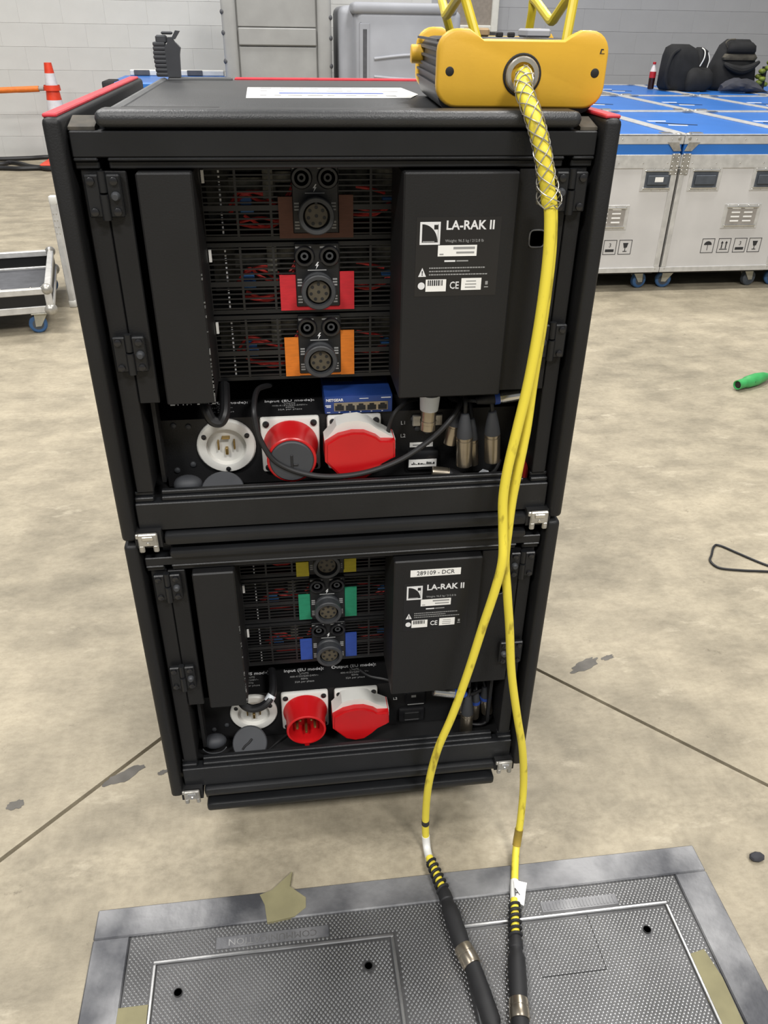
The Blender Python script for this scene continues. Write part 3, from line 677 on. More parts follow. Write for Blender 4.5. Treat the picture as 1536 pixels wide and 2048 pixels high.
o = MB(); a, b = at(536,1403,.0535), at(544,1390,.060); o.lathe((0,0,0), b-a, [(0,.0076),((b-a).length,.0076)], 14); tag(o.build('cable_marker', 'collar_white', None, loc=a), 'white ring marker on the lower power cord', 'marker')
cable('patch_cable', 'black cable behind the lower right cover beside the red outlet', [at(795,1365,.085), at(770,1358,.09), at(740,1352,.10), at(720,1340,.115)], .003)
plug('front hanging plug of the lower rack with a grey boot', at(931,1466,.045), at(937,1392,.05), [at(940,1375,.06), at(938,1360,.085)], r=.0108)
plug('hanging plug of the lower rack farthest right, under a blue ring', at(974,1424,.06), at(970,1372,.065), [at(966,1358,.075), at(962,1345,.095)], r=.0100, collar='xlr_blue')
plug('middle hanging plug of the lower rack between its neighbours', at(947,1434,.062), at(952,1380,.068), [at(953,1362,.08), at(953,1348,.095)], r=.0090, collar='xlr_blue')
plug('half hidden plug of the lower rack behind the yellow cable', at(920,1424,.065), at(927,1378,.07), [at(930,1362,.08), at(930,1348,.095)], r=.0090)
plug('silver plug lying sideways under the lower right cover', at(866,1381,.055), at(938,1390,.055), [at(955,1384,.06), at(975,1370,.075), at(985,1352,.095)], 'chrome', 'xlr_blue', .0088)
cable('patch_cable', 'black cable curving along the floor of the lower rack', [at(925,1436,.07), at(945,1448,.06), at(968,1446,.06), at(982,1430,.07), at(986,1412,.085)], .0032)
for z0, lab, px, py in ((ZU, 'upper', 376, 968), (ZL, 'lower', 430, 1482)):
    c = at(px, py, .062)
    t = thing('cable_gland', f'dark rubber grommet in the left corner of the {lab} rack', 'grommet', c, 0, 'rubber grommets')
    MB().sphere((0,0,0), .017, 16, 10, (1.15,.8,.72)).build('dome', 'grey_cap', t)
    MB().tube([(.019*math.cos(a), -.012-.004*math.sin(a), -.011+.008*abs(math.cos(a))**3) for a in [math.pi*k/12 for k in range(13)]], .0011, 6).build('cord', 'conn_grey', t)
c = at(446, 973, .055)
t = thing('socket_cap', 'dark grey rubber cap lying low behind the upper bottom rail', 'cap', c, 0, 'rubber inlet caps')
MB().lathe((0,0,-.012), (0,-.5,.86), [(0,.0265),(.010,.0284),(.0125,.0284),(.014,.0270)], 30).build('disc', 'grey_cap', t)

# ------------------------------------------------------------------ yellow box on top
LT = ZU+.4935; LB = ZU+.5005
yb = thing('distribution_box', 'yellow cable box with dark ribbed sides standing on the upper rack', 'cable box', (.1945, .052, LB-.001), math.radians(-4))
w2, bh, bd = .0910, .0690, .25
def rr(w, h, r, z0=0, dip=0, n=7):
    pts = []
    for cx, cz, a0 in ((w-r, z0+r, -90), (w-r, z0+h-r, 0), (-w+r, z0+h-r, 90), (-w+r, z0+r, 180)):
        for k in range(n): a = math.radians(a0+90*k/(n-1)); pts.append((cx+r*math.cos(a), cz+r*math.sin(a)))
        if a0 == 0 and dip:
            for q in ((w-.030, z0+h), (w-.040, z0+h-dip*.5), (w-.047, z0+h-dip), (-w+.047, z0+h-dip), (-w+.040, z0+h-dip*.5), (-w+.032, z0+h)): pts.append(q)
    return pts
def endplate(y0, y1, name):
    o = MB(); e = .003
    outer = rr(w2, bh+.004, .021, 0, .009); n = len(outer); cx, cz = 0, .036
    ins = [(cx+(x-cx)*(1-e/.1), cz+(z-cz)*(1-e/.04)) for x, z in outer]
    R_ = [[(x, y0, z) for x, z in ins], [(x, y0+e*.4, z) for x, z in [((a[0]+b[0]*2)/3, (a[1]+b[1]*2)/3) for a, b in zip(ins, outer)]], [(x, y0+e, z) for x, z in outer], [(x, y1-e, z) for x, z in outer], [(x, y1, z) for x, z in ins]]
    o.rings(R_); return o.build(name, 'yellow_body', yb, smooth=40)
endplate(0, .016, 'end_plate'); endplate(bd-.016, bd, 'end_plate')
o = MB(); o.prism(rr(w2-.004, bh+.001, .018, -.0065), 'y', .016, bd-.016); o.build('body', 'box_side', yb)
o = MB()
for k in range(6): o.box(-w2+.0005, -w2+.0045, .018, bd-.018, .018+k*.0085, .0205+k*.0085); o.box(w2-.0045, w2-.0005, .018, bd-.018, .018+k*.0085, .0205+k*.0085)
o.build('side_rib', 'box_side', yb)
# cable entry
g0 = MB().lathe((0, .0015, .0315), (0,-1,0), [(0,.0205),(.0025,.0205),(.0035,.0195),(.0035,.0185),(-.004,.018),(-.004,.0001)], 32).build('cable_entry', 'black_rubber', yb)
MB().lathe((0, .0045, .0315), (0,-1,0), [(0,.0178),(.008,.0178),(.0095,.0165),(.0095,.0125),(.002,.0118),(.002,.0001)], 30).build('gland_nut', 'steel', g0)
for sx in (-.0775, .0785): MB().lathe((sx, .0005, .034), (0,-1,0), [(-.001,.0046),(.0006,.0046),(.001,.0036)], 14).build('screw', 'black_dark', yb)
MB().lathe((-w2-.0005, .19, .044), (-1,0,0), [(-.004,.0105),(.010,.0105),(.011,.0095)], 18).build('side_knob', 'yellow_body', yb)
o = MB(); o.prism([(.081,.052),(.086,.052),(.086,.0525),(.0825,.0525),(.083,.0555),(.085,.0555),(.0845,.0565),(.082,.0565)], 'y', -.0004, .0003); o.build('pen_mark', 'dark_ink', yb)
top = bh-.004
MB().rbox(-.052, -.028, .055, .10, top, top+.0085, .002, 1).build('plug_cover', 'tan', yb)
MB().rbox(.012, .040, .055, .10, top, top+.0085, .002, 1).build('plug_cover', 'cart_blue', yb)
for x in (-.021, -.008): MB().rbox(x, x+.007, .05, .06, top, top+.005, .001, 1).build('toggle', 'black_rubber', yb)
rot = Matrix.Rotation(math.radians(4), 3, 'Z'); base = Vector((.1945, .052, LB-.001))
def loc(p): return rot @ (Vector(p)-base)
for (f, b, v, fu, bu) in (((956,68),(905,62),(892,30),(928,-12),(884,2)), ((1133,70),(1056,68),(1103,42),(1150,-14),(1068,0))):
    F, B = at(f[0], f[1], .09), at(b[0], b[1], .26); F.z = B.z = LB+.06
    Fu, Bu, Vm = at(fu[0], fu[1], .105), at(bu[0], bu[1], .245), at(v[0], v[1], .17)
    pts = [F, F.lerp(Fu, .45), F.lerp(Fu, .85), Fu, Fu.lerp(Vm, .3)+Vector((0,0,.003)), Fu.lerp(Vm, .75), Vm, Vm.lerp(Bu, .4), Bu, B.lerp(Bu, .7), B.lerp(Bu, .35), B]
    MB().tube([loc(p) for p in spline(pts, 6)], .0052, 10).build('handle', 'yellow_tube', yb)
# ------------------------------------------------------------------ yellow cable
mc = thing('loudspeaker_cable', 'yellow cable hanging from the box and splitting into two tails', 'cable', (.2, -.03, .012))
mo = Vector((.2, -.03, .012))
def badd(mb, name, m, parent, label=None): 
    mb.v = [(v[0]-mo.x, v[1]-mo.y, v[2]-mo.z) for v in mb.v]; return mb.build(name, m, parent, label)
trunk = [Vector((.1945,.056,LB+.0305)), Vector((.1948,.042,LB+.0305)), at(1047,178,.022), at(1066,230,-.003), at(1082,288,-.014), at(1092,350,-.020), at(1099,410,-.022)]
tp = spline(trunk, 10); badd(MB().tube(tp, [.0082+.0004*math.sin(i*.9) for i in range(len(tp))], 14), 'trunk', 'cable_yellow', mc)
gr = MB(); acc = [0]
for i in range(1, len(tp)): acc.append(acc[-1]+(tp[i]-tp[i-1]).length)
def frame(s):
    i = max(1, min(len(tp)-1, next((k for k in range(len(acc)) if acc[k] >= s), len(tp)-1)))
    t = (s-acc[i-1])/(acc[i]-acc[i-1]); p = tp[i-1].lerp(tp[i], min(1, t)); a = (tp[i]-tp[i-1]).normalized(); u = Vector((1,0,0)); u = (u-a*u.dot(a)).normalized(); return p, u, a.cross(u)
S1 = acc[-1]
for st_ in range(4):
    for sg in (-1, 1):
        pts = []
        for k in range(90):
            s = .012+(S1-.014)*k/89; p, u, v = frame(s); ph = st_*math.pi/2+sg*s*2*math.pi/.056
            r = .0094+(.0045 if s > S1-.035 else 0)*((s-S1+.035)/.035)
            pts.append(p+(u*math.cos(ph)+v*math.sin(ph))*r)
        gr.tube(pts, .00065, 5)
for k in range(4):
    a = tp[-1]+Vector((math.cos(k*1.57)*.013, math.sin(k*1.57)*.013, .002)); b = tp[-1]+Vector((math.cos(k*1.57+1.57)*.013, math.sin(k*1.57+1.57)*.013, .002))
    gr.tube([a, (a+b)/2+Vector((0,0,-.005)), b], .00065, 5)
badd(gr, 'mesh_grip', 'steel', mc, 'woven wire mesh grip around the cable')
def tail(pxs, name):
    p = spline(pxs, 8); return p
tailL = [at(1097,395,-.024), at(1100,440,-.026), at(1096,520,-.028), at(1080,640,-.03), at(1058,760,-.031), at(1034,860,-.032), at(1015,940,-.034), at(1006,1000,-.035), at(1006,1060,-.038), at(1005,1120,-.046), at(990,1180,-.046), at(965,1255,-.042), at(936,1345,-.038), at(905,1430,-.034), at(875,1500,-.03), at(857,1570,-.025), at(851,1640,-.018), atz(853,1690,.012), atz(860,1722,.012)]
tailR = [at(1102,395,-.010), at(1104,440,-.012), at(1100,520,-.014), at(1085,640,-.016), at(1066,760,-.018), at(1052,860,-.020), at(1036,940,-.022), at(1024,1000,-.022), at(1016,1060,-.024), at(1010,1120,-.026), at(1014,1180,-.03), at(1019,1255,-.03), at(1023,1345,-.03), at(1034,1430,-.03), at(1045,1500,-.028), at(1047,1570,-.024), at(1041,1640,-.035), atz(1032,1700,.017), atz(1029,1770,.0145), atz(1029,1805,.0145)]
pl_, pr_ = spline(tailL, 7), spline(tailR, 7)
tl = badd(MB().tube(pl_, .0063, 12), 'tail', 'cable_yellow', mc); tr_ = badd(MB().tube(pr_, .0063, 12), 'tail', 'cable_yellow', mc)
def between(path, pxy0, pxy1):
    def key(p, q):
        d = p-Vector(CAM); X = 768+FPX*d.dot(AR)/d.dot(AF); Yp = 1024-FPX*d.dot(AU)/d.dot(AF); return abs(Yp-q)
    i0 = min(range(len(path)), key=lambda i: key(path[i], pxy0)); i1 = min(range(len(path)), key=lambda i: key(path[i], pxy1))
    return path[i0:max(i1, i0+1)+1]
badd(MB().tube(between(pl_, 1672, 1720), .0070, 12), 'label_sleeve', 'sleeve_white', tl, 'white label wrapped round the cable')
badd(MB().tube(between(pl_, 1636, 1642), .0067, 12), 'ink_ring', 'dark_ink', tl)
badd(MB().tube(between(pr_, 1660, 1692), .0074, 12), 'tape_wrap', 'tape_clear', tr_, 'brown tape wrapped round the cable')
badd(MB().tube(between(pr_, 1758, 1800), .0070, 12), 'label_sleeve', 'sleeve_white', tr_)
fl_ = [atz(1028,1760,.024), atz(1054,1766,.022), atz(1052,1778,.021), atz(1048,1812,.020), atz(1030,1802,.022)]
o = MB(); o.raw([p for p in fl_]+[p+Vector((0,0,.0006)) for p in fl_], [(0,1,2,3,4),(9,8,7,6,5)]+[(i,(i+1)%5,5+(i+1)%5,5+i) for i in range(5)])
fg = badd(o, 'label_flag', 'white_paper', tr_, 'white paper flag with a handwritten letter A')
a_ = atz(1033,1784,.0255); t_ = text('A', .020, a_-mo, 'dark_ink', fg, (0,0,.08), 'CENTER', 0, .62, 'handwriting')
def conn(path_px, z, second, parent):
    q = [atz(x, y, z) for x, y in path_px]
    # strain relief coil, body, ring
    d = q[1]-q[0]; n = 70; pts = []
    a = d.normalized(); u = a.orthogonal().normalized(); v = a.cross(u)
    badd(MB().lathe(q[0]-a*.004, a, [(0,.0066),(d.length+.008,.0068)], 14), 'jacket_end', 'cable_yellow', parent)
    for k in range(n+1):
        t = k/n; ph = t*6.0*2*math.pi; r = .0075+.0025*t; pts.append(q[0]+d*t+(u*math.cos(ph)+v*math.sin(ph))*r)
    co = MB().tube(pts, .0026, 7)
    b = badd(co, 'strain_relief', 'black_rubber', parent)
    d = q[2]-q[1]; L_ = d.length
    C = badd(MB().lathe(q[1], d, [(-.004,.0085),(.006,.0111),(L_*.17,.0115),(L_*.19,.0102),(L_*.25,.0105),(L_*.31,.0132),(L_*.42,.0138),(L_*.8,.0141),(L_*.96,.0133),(L_,.0127)], 20), 'inline_connector', 'black_rubber', parent, 'black multipin connector with a metal locking ring')
    d = q[3]-q[2]; L_ = d.length
    badd(MB().lathe(q[2], d, [(-.002,.0142),(.004,.0149),(L_*.35,.0149),(L_*.37,.0142),(L_*.45,.0142),(L_*.47,.0151),(L_*.9,.0151),(L_,.0141)], 28), 'locking_ring', 'nickel', C)
    if second:
        d = q[4]-q[3]; L_ = d.length
        badd(MB().lathe(q[3], d, [(0,.0127),(L_*.08,.0133),(L_*.3,.0141),(L_*.62,.0138),(L_*.66,.0111),(L_*.75,.0107),(L_*.78,.0120),(L_,.0118)], 20), 'mating_connector', 'black_rubber', C)
conn([(860,1718),(887,1782),(926,1896),(945,1932),(1010,2120)], .0175, True, mc)
conn([(1029,1803),(1031,1876),(1037,2002),(1040,2040),(1043,2130)], .0175, True, mc)
# sheet of paper on the lid, black ribbed grip
pp = thing('paper_sheet', 'white printed paper sheet taped flat on the upper rack top', 'paper', (0, 0, LT))
q = [atz(x, y, LT).to_2d() for x, y in ((492,197),(822,197),(836,190),(802,177),(495,176))]; yy = [p.y for p in q]; yA, yB = min(yy), max(yy)
MB().prism(q, 'z', .0003, .0009).build('sheet', 'white_paper', pp)
o = MB(); random.seed(12)
for y, hh in ((yA+(yB-yA)*.85,.014),(yA+(yB-yA)*.6,.010),(yA+(yB-yA)*.2,.014)):
    x = -.085
    while x < .09: wd = .006+random.random()*.02; o.box(x, x+wd, y-hh/2, y+hh/2, .0009, .0011); x += wd+.005+random.random()*.012
o.build('small_print', 'grey_ink', pp)
o = MB(); o.box(-.06, .08, yA+(yB-yA)*.36, yA+(yB-yA)*.44, .0009, .0011); o.build('blue_print', 'xlr_blue', pp)
c = at(333, 157, .592)
gp = thing('ribbed_grip', 'black ribbed plastic grip standing upright on the rear edge of the rack top', 'grip', (c.x, .592, LT+.004)); gp.scale = (.78, .74, .70); gp.location.x += .006
o = MB(); o.prism([(-.004,0),(.022,0),(.024,.044),(.027,.058),(.022,.064),(.016,.070),(.012,.078),(.004,.078),(.002,.066),(-.004,.06)], 'y', -.010, .010); o.build('body', 'grey_cap', gp, smooth=25)
o = MB()
for k in range(8): z = .005+k*.0085; o.rbox(-.028+abs(k-4)*.0005, -.002, -.011, .011, z-.0046, z+.0046, .003, 2)
o.rbox(-.020, .002, -.010, .010, .066, .082, .003, 1); o.build('rib', 'grey_cap', gp)
o = MB(); o.prism([(.010,.074),(.018,.074),(.029,.090),(.020,.091)], 'y', -.006, .006); o.rbox(-.008, .014, -.007, .007, .083, .089, .002, 1); o.build('clip', 'grey_cap', gp)

# ------------------------------------------------------------------ blue topped road cases
CW, CD, CZ0, CZ1 = .640, 1.24, .104, .787
def dish(parent, cx, cz, w_, h_, name):
    f = MB(); f.rbox(cx-w_/2, cx+w_/2, -.004, .002, cz-h_/2, cz+h_/2, .0018, 1)
    D_ = f.build(name, 'alu', parent)
    e = .02; MB().box(cx-w_/2+e, cx+w_/2-e, -.0045, -.0038, cz-h_/2+e, cz+h_/2-e).build('recess', 'wheel_grey' if name == 'handle_dish' else 'bar_grey', D_)
    b = MB(); b.rbox(cx-w_/2+e*.7, cx+w_/2-e*.7, -.010, -.004, cz+h_/2-e, cz+h_/2-e*.6, .002, 1); b.rbox(cx-w_/2+e*.7, cx+w_/2-e*.7, -.010, -.004, cz-h_/2+e*.5, cz-h_/2+e, .002, 1)
    b.build('dish_lip', 'chrome', D_)
    r = MB()
    for dx in (-.42, -.14, .14, .42):
        for dz in (-.44, .44): r.lathe((cx+dx*w_, -.004, cz+dz*h_), (0,-1,0), [(0,.0035),(.002,.002)], 8)
    r.build('rivet', 'chrome', D_); return D_
def icon(parent, cx, cz, kind):
    m_ = MB(); a, t = .036, .003
    m_.box(cx-a, cx-a+t, -.0008, 0, cz-a*1.05, cz+a*1.05); m_.box(cx+a-t, cx+a, -.0008, 0, cz-a*1.05, cz+a*1.05); m_.box(cx-a, cx+a, -.0008, 0, cz+a*1.05-t, cz+a*1.05); m_.box(cx-a, cx+a, -.0008, 0, cz-a*1.05, cz-a*1.05+t)
    if kind == 0:
        m_.prism([(cx+.022*math.cos(x), cz+.004+.020*math.sin(x)) for x in [math.pi*k/10 for k in range(11)]], 'y', -.0008, 0); m_.box(cx-.0015, cx+.0015, -.0008, 0, cz-.024, cz+.004)
    elif kind == 1:
        for dx in (-.012, .012): m_.box(cx+dx-.003, cx+dx+.003, -.0008, 0, cz-.016, cz+.014); m_.prism([(cx+dx-.008, cz+.012), (cx+dx+.008, cz+.012), (cx+dx, cz+.024)], 'y', -.0008, 0)
        m_.box(cx-.022, cx+.022, -.0008, 0, cz-.022, cz-.018)
    elif kind == 2: m_.box(cx-.024, cx+.024, -.0008, 0, cz-.024, cz-.010)
    else:
        m_.prism([(cx-.014, cz+.022), (cx+.016, cz+.022), (cx+.010, cz-.002), (cx-.006, cz-.004)], 'y', -.0008, 0); m_.box(cx-.001, cx+.003, -.0008, 0, cz-.020, cz-.002); m_.box(cx-.010, cx+.012, -.0008, 0, cz-.024, cz-.020)
    o = m_.build('handling_symbol', 'dark_ink', parent)
    if kind == 2: text('3', .030, (cx, -.001, cz+.010), 'dark_ink', parent, align='CENTER', name='handling_number')
def make_case(label, detail, x, y, hl=.147, hr=.147, vx=.395, io=0):
    C = thing('road_case', label, 'case', (x, y, 0), 0, 'blue topped road cases')
    bd = MB().rbox(0, CW, 0, CD, CZ0, .642, .004, 1).build('body', 'case_white', C)
    ld = MB().rbox(0, CW, 0, CD, .662, CZ1-.006, .004, 1).build('lid', 'case_blue', C)
    e = .028; t = .005
    def strip(x0, x1, y0, y1, z0, z1, p=C): return MB().rbox(x0, x1, y0, y1, z0, z1, .002, 1).build('edge_strip', 'alu', p)
    strip(-t, CW+t, -t, .001, CZ1-.044, CZ1); strip(-t, CW+t, -t, .001, .630, .695); strip(-t, CW+t, -t, .001, CZ0, CZ0+e)
    strip(-t, e, -t, .001, CZ0+e, .63); strip(CW-e, CW+t, -t, .001, CZ0+e, .63)
    for x0, x1, y0, y1 in ((-t, CW+t, -t, e), (-t, CW+t, CD-e, CD+t), (-t, e, e, CD-e), (CW-e, CW+t, e, CD-e)): strip(x0, x1, y0, y1, CZ1-.007, CZ1)
    for x0, x1 in ((-t, .002), (CW-.002, CW+t)):
        strip(x0, x1, 0, CD, CZ1-.03, CZ1-.007); strip(x0, x1, 0, CD, .64, .68); strip(x0, x1, 0, CD, CZ0, CZ0+e); strip(x0, x1, -t, e, CZ0+e, .64)
    for cx, sx in ((.020, -1), (CW-.020, 1)):
        k = MB().sphere((cx, .018, CZ1-.018), .0255, 14, 9); k.sphere((cx, .016, CZ0+.018), .022, 12, 8)
        ck = k.build('corner', 'steel', C)
        if detail:
            o = MB(); bx = CW-.022 if sx > 0 else .022
            o.rbox(bx-.022, bx+.022, -t-.002, -t+.001, .60, .70, .001, 1); o.prism([(bx-.028*sx-.03, CZ1-.035), (bx-.028*sx+.03, CZ1-.035), (bx+.02, CZ1-.075), (bx-.02, CZ1-.075)], 'y', -t-.002, -t); o.build('corner_bracket', 'steel', ck)
            r = MB()
            for dz in (.605, .622, .64, .66, .68, .695):
                for dx in (-.014, .014): r.lathe((bx+dx, -t-.002, dz), (0,-1,0), [(0,.004),(.0025,.002)], 8)
            r.build('rivet', 'chrome', ck)
    if detail:
        H1 = dish(C, hl, .577, .175, .115, 'handle_dish'); H2 = dish(C, CW-hr, .577, .175, .115, 'handle_dish')
        for cx in (hl, CW-hr): MB().rbox(cx-.055, cx+.055, -.014, -.006, .552, .598, .003, 1).build('handle', 'wheel_grey', H1 if cx < .3 else H2)
        if detail == 2: MB().box(CW-hr-.018, CW-hr+.027, -.0148, -.014, .567, .590).build('sticker', 'white_paper', H2)
        V = dish(C, vx, .392, .205, .125, 'vent_dish')
        o = MB()
        for sx in (-.035, .035):
            for k in range(4): o.rbox(vx+sx-.024, vx+sx+.024, -.007, -.004, .430-k*.022, .438-k*.022, .001, 1)
        o.build('louvre', 'white_paper', V)
        for k, x_ in enumerate((.245, .338, .430, .515)): icon(C, x_+io, .240, k)
        o = MB()
        for k in range(5): o.lathe((.06+k*.13, -t, CZ1-.022), (0,-1,0), [(0,.004),(.002,.002)], 8); o.lathe((.06+k*.13, -t, .655), (0,-1,0), [(0,.004),(.002,.002)], 8)
        o.build('rivet', 'chrome', C)
    # things on the lid
    o = MB(); o.prism([(.10,.60),(.18,.52),(.29,.47),(.295,.485),(.19,.545),(.11,.615)], 'z', CZ1-.0065, CZ1-.004); o.build('recessed_grip', 'black_dark', ld)
    o = MB(); o.prism([(.12,.47),(.22,.44),(.225,.465),(.13,.50)], 'z', CZ1-.0065, CZ1-.0045); o.prism([(.09,.66),(.19,.66),(.20,.69),(.09,.70)], 'z', CZ1-.0065, CZ1-.0045); o.build('sticker', 'white_paper', ld)
    o = MB()
    for cx, cy in ((.05,.04),(CW-.10,.04),(.05,CD-.08),(CW-.10,CD-.08)): o.rbox(cx, cx+.06, cy, cy+.04, CZ1-.001, CZ1+.004, .001, 1)
    o.build('stacking_plate', 'chrome', ld)
    MB().box(.02, CW-.02, .02, CD-.02, CZ0-.012, CZ0).build('base_board', 'black_dark', C)
    for (cx, cy, an) in ((.085, .075, 2.9), (CW-.085, .075, .2), (.085, CD-.1, 1.2), (CW-.085, CD-.1, .5)): caster(C, cx, cy, CZ0-.012, .042, 'wheel_blue' if cx < .3 or x < 1.9 else 'wheel_grey', .030, an)
    return C
XS = [1.342, 1.995, 2.648, 3.301, 3.954]; YS = [3.255, 4.52, 5.785]
make_case('front blue topped road case half hidden by the upper rack', 2, XS[0], YS[0], .15, .098, .315, -.085)
make_case('fully visible front road case with blue lid and four handling symbols', 1, XS[1], YS[0])
make_case('blue lidded road case in the front row, cut by the right picture edge', 1, XS[2], YS[0])
for i, j, lab in ((1,1,'blue topped case right behind the yellow box, second row'), (2,1,'blue topped case in the middle of the second row'), (3,1,'blue topped case at the right end of the second row'),
                  (2,2,'blue topped case in the back row left of the cola bottle'), (3,2,'blue topped case in the back row under the left backpack'), (4,2,'blue topped case in the back row under the right backpack')):
    make_case(lab, 0, XS[i], YS[j])
# ------------------------------------------------------------------ bags and bottle on the cases
CT = CZ1+.001
def soft(mb_name, m, rings, parent, label=None, n=20, sq=3.0):
    o = MB(); R_ = []
    for (cx, cy, z, rx, ry) in rings:
        R_.append([(cx+math.copysign(abs(math.cos(t))**(2/sq), math.cos(t))*rx, cy+math.copysign(abs(math.sin(t))**(2/sq), math.sin(t))*ry, z) for t in [2*math.pi*k/n for k in range(n)]])
    o.rings(R_); return o.build(mb_name, m, parent, label, 60)
b1 = thing('backpack', 'black backpack with an open zipped pocket next to the cola bottle', 'backpack', (3.40, 6.35, CT), .1)
soft('main_body', 'fabric_black', [(.0,.02,0,.16,.11),(0,.02,.03,.185,.125),(-.01,.02,.15,.175,.12),(-.03,.02,.25,.15,.11),(-.05,.02,.31,.115,.09),(-.055,.02,.335,.07,.05)], b1)
soft('front_pocket', 'fabric_black', [(.09,-.09,0,.10,.05),(.10,-.10,.05,.125,.065),(.10,-.09,.13,.115,.055),(.10,-.07,.17,.09,.03)], b1)
soft('side_pocket', 'fabric_black', [(.13,.0,.10,.07,.09),(.135,0,.2,.07,.09),(.13,0,.29,.05,.07),(.12,0,.315,.02,.03)], b1)
MB().tube(spline([(.085,-.105,.18),(.105,-.115,.24),(.115,-.09,.29),(.11,-.05,.31)], 6), .005, 6).build('zip', 'white_plastic', b1)
MB().tube(spline([(.165,-.09,.17),(.175,-.085,.23),(.165,-.06,.28)], 6), .004, 6).build('zip', 'white_plastic', b1)
MB().tube(spline([(-.10,-.06,.30),(-.17,-.08,.26),(-.20,-.09,.17),(-.20,-.09,.08),(-.17,-.08,.03),(-.12,-.06,.02)], 6), [.014]*31, 8).build('strap', 'fabric_black', b1)
b2 = thing('backpack', 'tall black backpack with olive panel standing behind the folded jacket', 'backpack', (3.88, 6.45, CT), -.1)
soft('main_body', 'fabric_black', [(0,0,0,.19,.12),(0,0,.03,.215,.135),(0,0,.15,.195,.13),(.005,0,.25,.165,.115),(.01,0,.33,.14,.10),(.01,0,.375,.09,.06)], b2)
soft('flap', 'fabric_black', [(.01,-.10,.27,.11,.03),(.01,-.115,.29,.12,.04),(.01,-.11,.33,.115,.04),(.01,-.09,.355,.09,.03)], b2)
soft('olive_panel', 'fabric_olive', [(.01,-.10,.225,.14,.03),(.01,-.105,.245,.15,.035),(.01,-.10,.27,.13,.03)], b2)
MB().tube(spline([(-.12,-.13,.20),(-.06,-.16,.17),(.02,-.165,.155),(.10,-.16,.175),(.17,-.14,.215)], 6), [.012+.02*math.sin(math.pi*i/24) for i in range(25)], 10).build('pouch', 'fabric_black', b2)
MB().tube(spline([(-.10,-.09,.31),(-.13,-.10,.345),(-.10,-.09,.37),(-.05,-.09,.375)], 5), .006, 6).build('haul_loop', 'fabric_olive', b2)
random.seed(6)
jk = MB(); jr = []
for i in range(15):
    t = i/14; cx = -.2+.46*t; h = .115*math.sin(math.pi*min(1, t*1.15+.08))**.6*(1-.35*t); wy = .075*math.sin(math.pi*(.08+.88*t))**.5
    jr.append([(cx+.01*math.sin(3*a+i), wy*math.cos(a)*(1+.12*math.sin(5*a+i*1.3)), max(.001, h*(.5+.5*math.sin(a))*(1+.12*math.sin(4*a+i)))) for a in [2*math.pi*k/16 for k in range(16)]])
jk.rings(jr)
tag(jk.build('folded_jacket', 'fabric_slate', None, loc=(3.86, 6.12, CT), rot=(0,0,-.15)), 'dark slate jacket heaped in front of the right backpack', 'jacket')
bt = thing('soda_bottle', 'cola bottle with red cap and label left of the backpacks', 'bottle', (3.17, 6.42, CT))
bt.scale = (.85,.85,.85)
MB().lathe((0,0,0), (0,0,1), [(0,.026),(.006,.031),(.05,.030),(.09,.031),(.10,.031)], 20).build('cola', 'cola', bt)
MB().lathe((0,0,.1), (0,0,1), [(0,.0315),(.055,.0315)], 20).build('label_wrap', 'cola_red', bt)
MB().lathe((0,0,.155), (0,0,1), [(0,.031),(.03,.022),(.055,.013),(.065,.013)], 18).build('neck', 'plastic_clear', bt)
MB().lathe((0,0,.218), (0,0,1), [(0,.0155),(.018,.0155),(.02,.013)], 16).build('cap', 'cola_red', bt)
pt = thing('toy_plant', 'small green leafy trinket at the right edge of the blue cases', 'trinket', (4.13, 6.35, CT))
MB().lathe((0,0,0), (0,0,1), [(0,.03),(.09,.025),(.18,.02)], 12).build('stem', 'fabric_black', pt)
random.seed(2)
for k in range(7):
    a = random.random()*6.28; MB().sphere((.035*math.cos(a), .03*math.sin(a), .03+random.random()*.19), .03, 10, 7, (1,1,.7)).build('leaf', 'plant_green', pt)

# ------------------------------------------------------------------ left background
ty = 2.84; tx1 = at(99, 580, ty).x; bz0, bz1 = .100, .205
tb = atz(107, 499, bz1)
tr = thing('case_tray', 'open black case tray with aluminium edges on blue wheels', 'case tray', (tx1, ty, 0), .195)
dp = (tb-Vector((tx1, ty, bz1))).length*1.0; L_ = 1.3
MB().box(-L_, 0, 0, dp, bz0+.008, bz0+.018).build('tray_floor', 'cart_dark', tr)
for (x0, x1, y0, y1) in ((-L_, 0, 0, .012), (-L_, 0, dp-.012, dp), (-.012, 0, 0, dp), (-L_, -L_+.012, 0, dp)): MB().box(x0, x1, y0, y1, bz0, bz1).build('side_board', 'black_panel', tr)
for (x0, x1, y0, y1) in ((-L_, .003, -.004, .024), (-L_, .003, dp-.024, dp+.004), (-.024, .004, 0, dp), (-L_, -L_+.02, 0, dp)):
    MB().rbox(x0, x1, y0, y1, bz1-.026, bz1+.002, .003, 1).build('edge_strip', 'alu', tr); MB().rbox(x0, x1, y0, y1, bz0-.004, bz0+.028, .003, 1).build('edge_strip', 'alu', tr)
MB().rbox(-.026, .004, -.005, .024, bz0, bz1, .003, 1).build('edge_strip', 'alu', tr)
for x, y in ((-.012, .01), (-.012, dp-.01)):
    o = MB(); o.sphere((x, y, bz1-.006), .026, 12, 8); o.sphere((x, y, bz0+.008), .030, 12, 8); o.build('corner', 'steel', tr)
o = MB()
for x in (-.06, -.11, -.25, -.33): 
    for z in (.004, .02): o.lathe((x, .35, bz0+.02), (0,0,1), [(0,.008),(.004,.004)], 8)
o.build('rivet', 'chrome', tr)
for x, y, an in ((-.06, .03, 3.2), (-.06, dp-.06, .5), (-L_+.1, .06, 1)): caster(tr, x, y, bz0-.004, .040, 'wheel_blue', .028, an)
lx = atz(140, 615, 0)
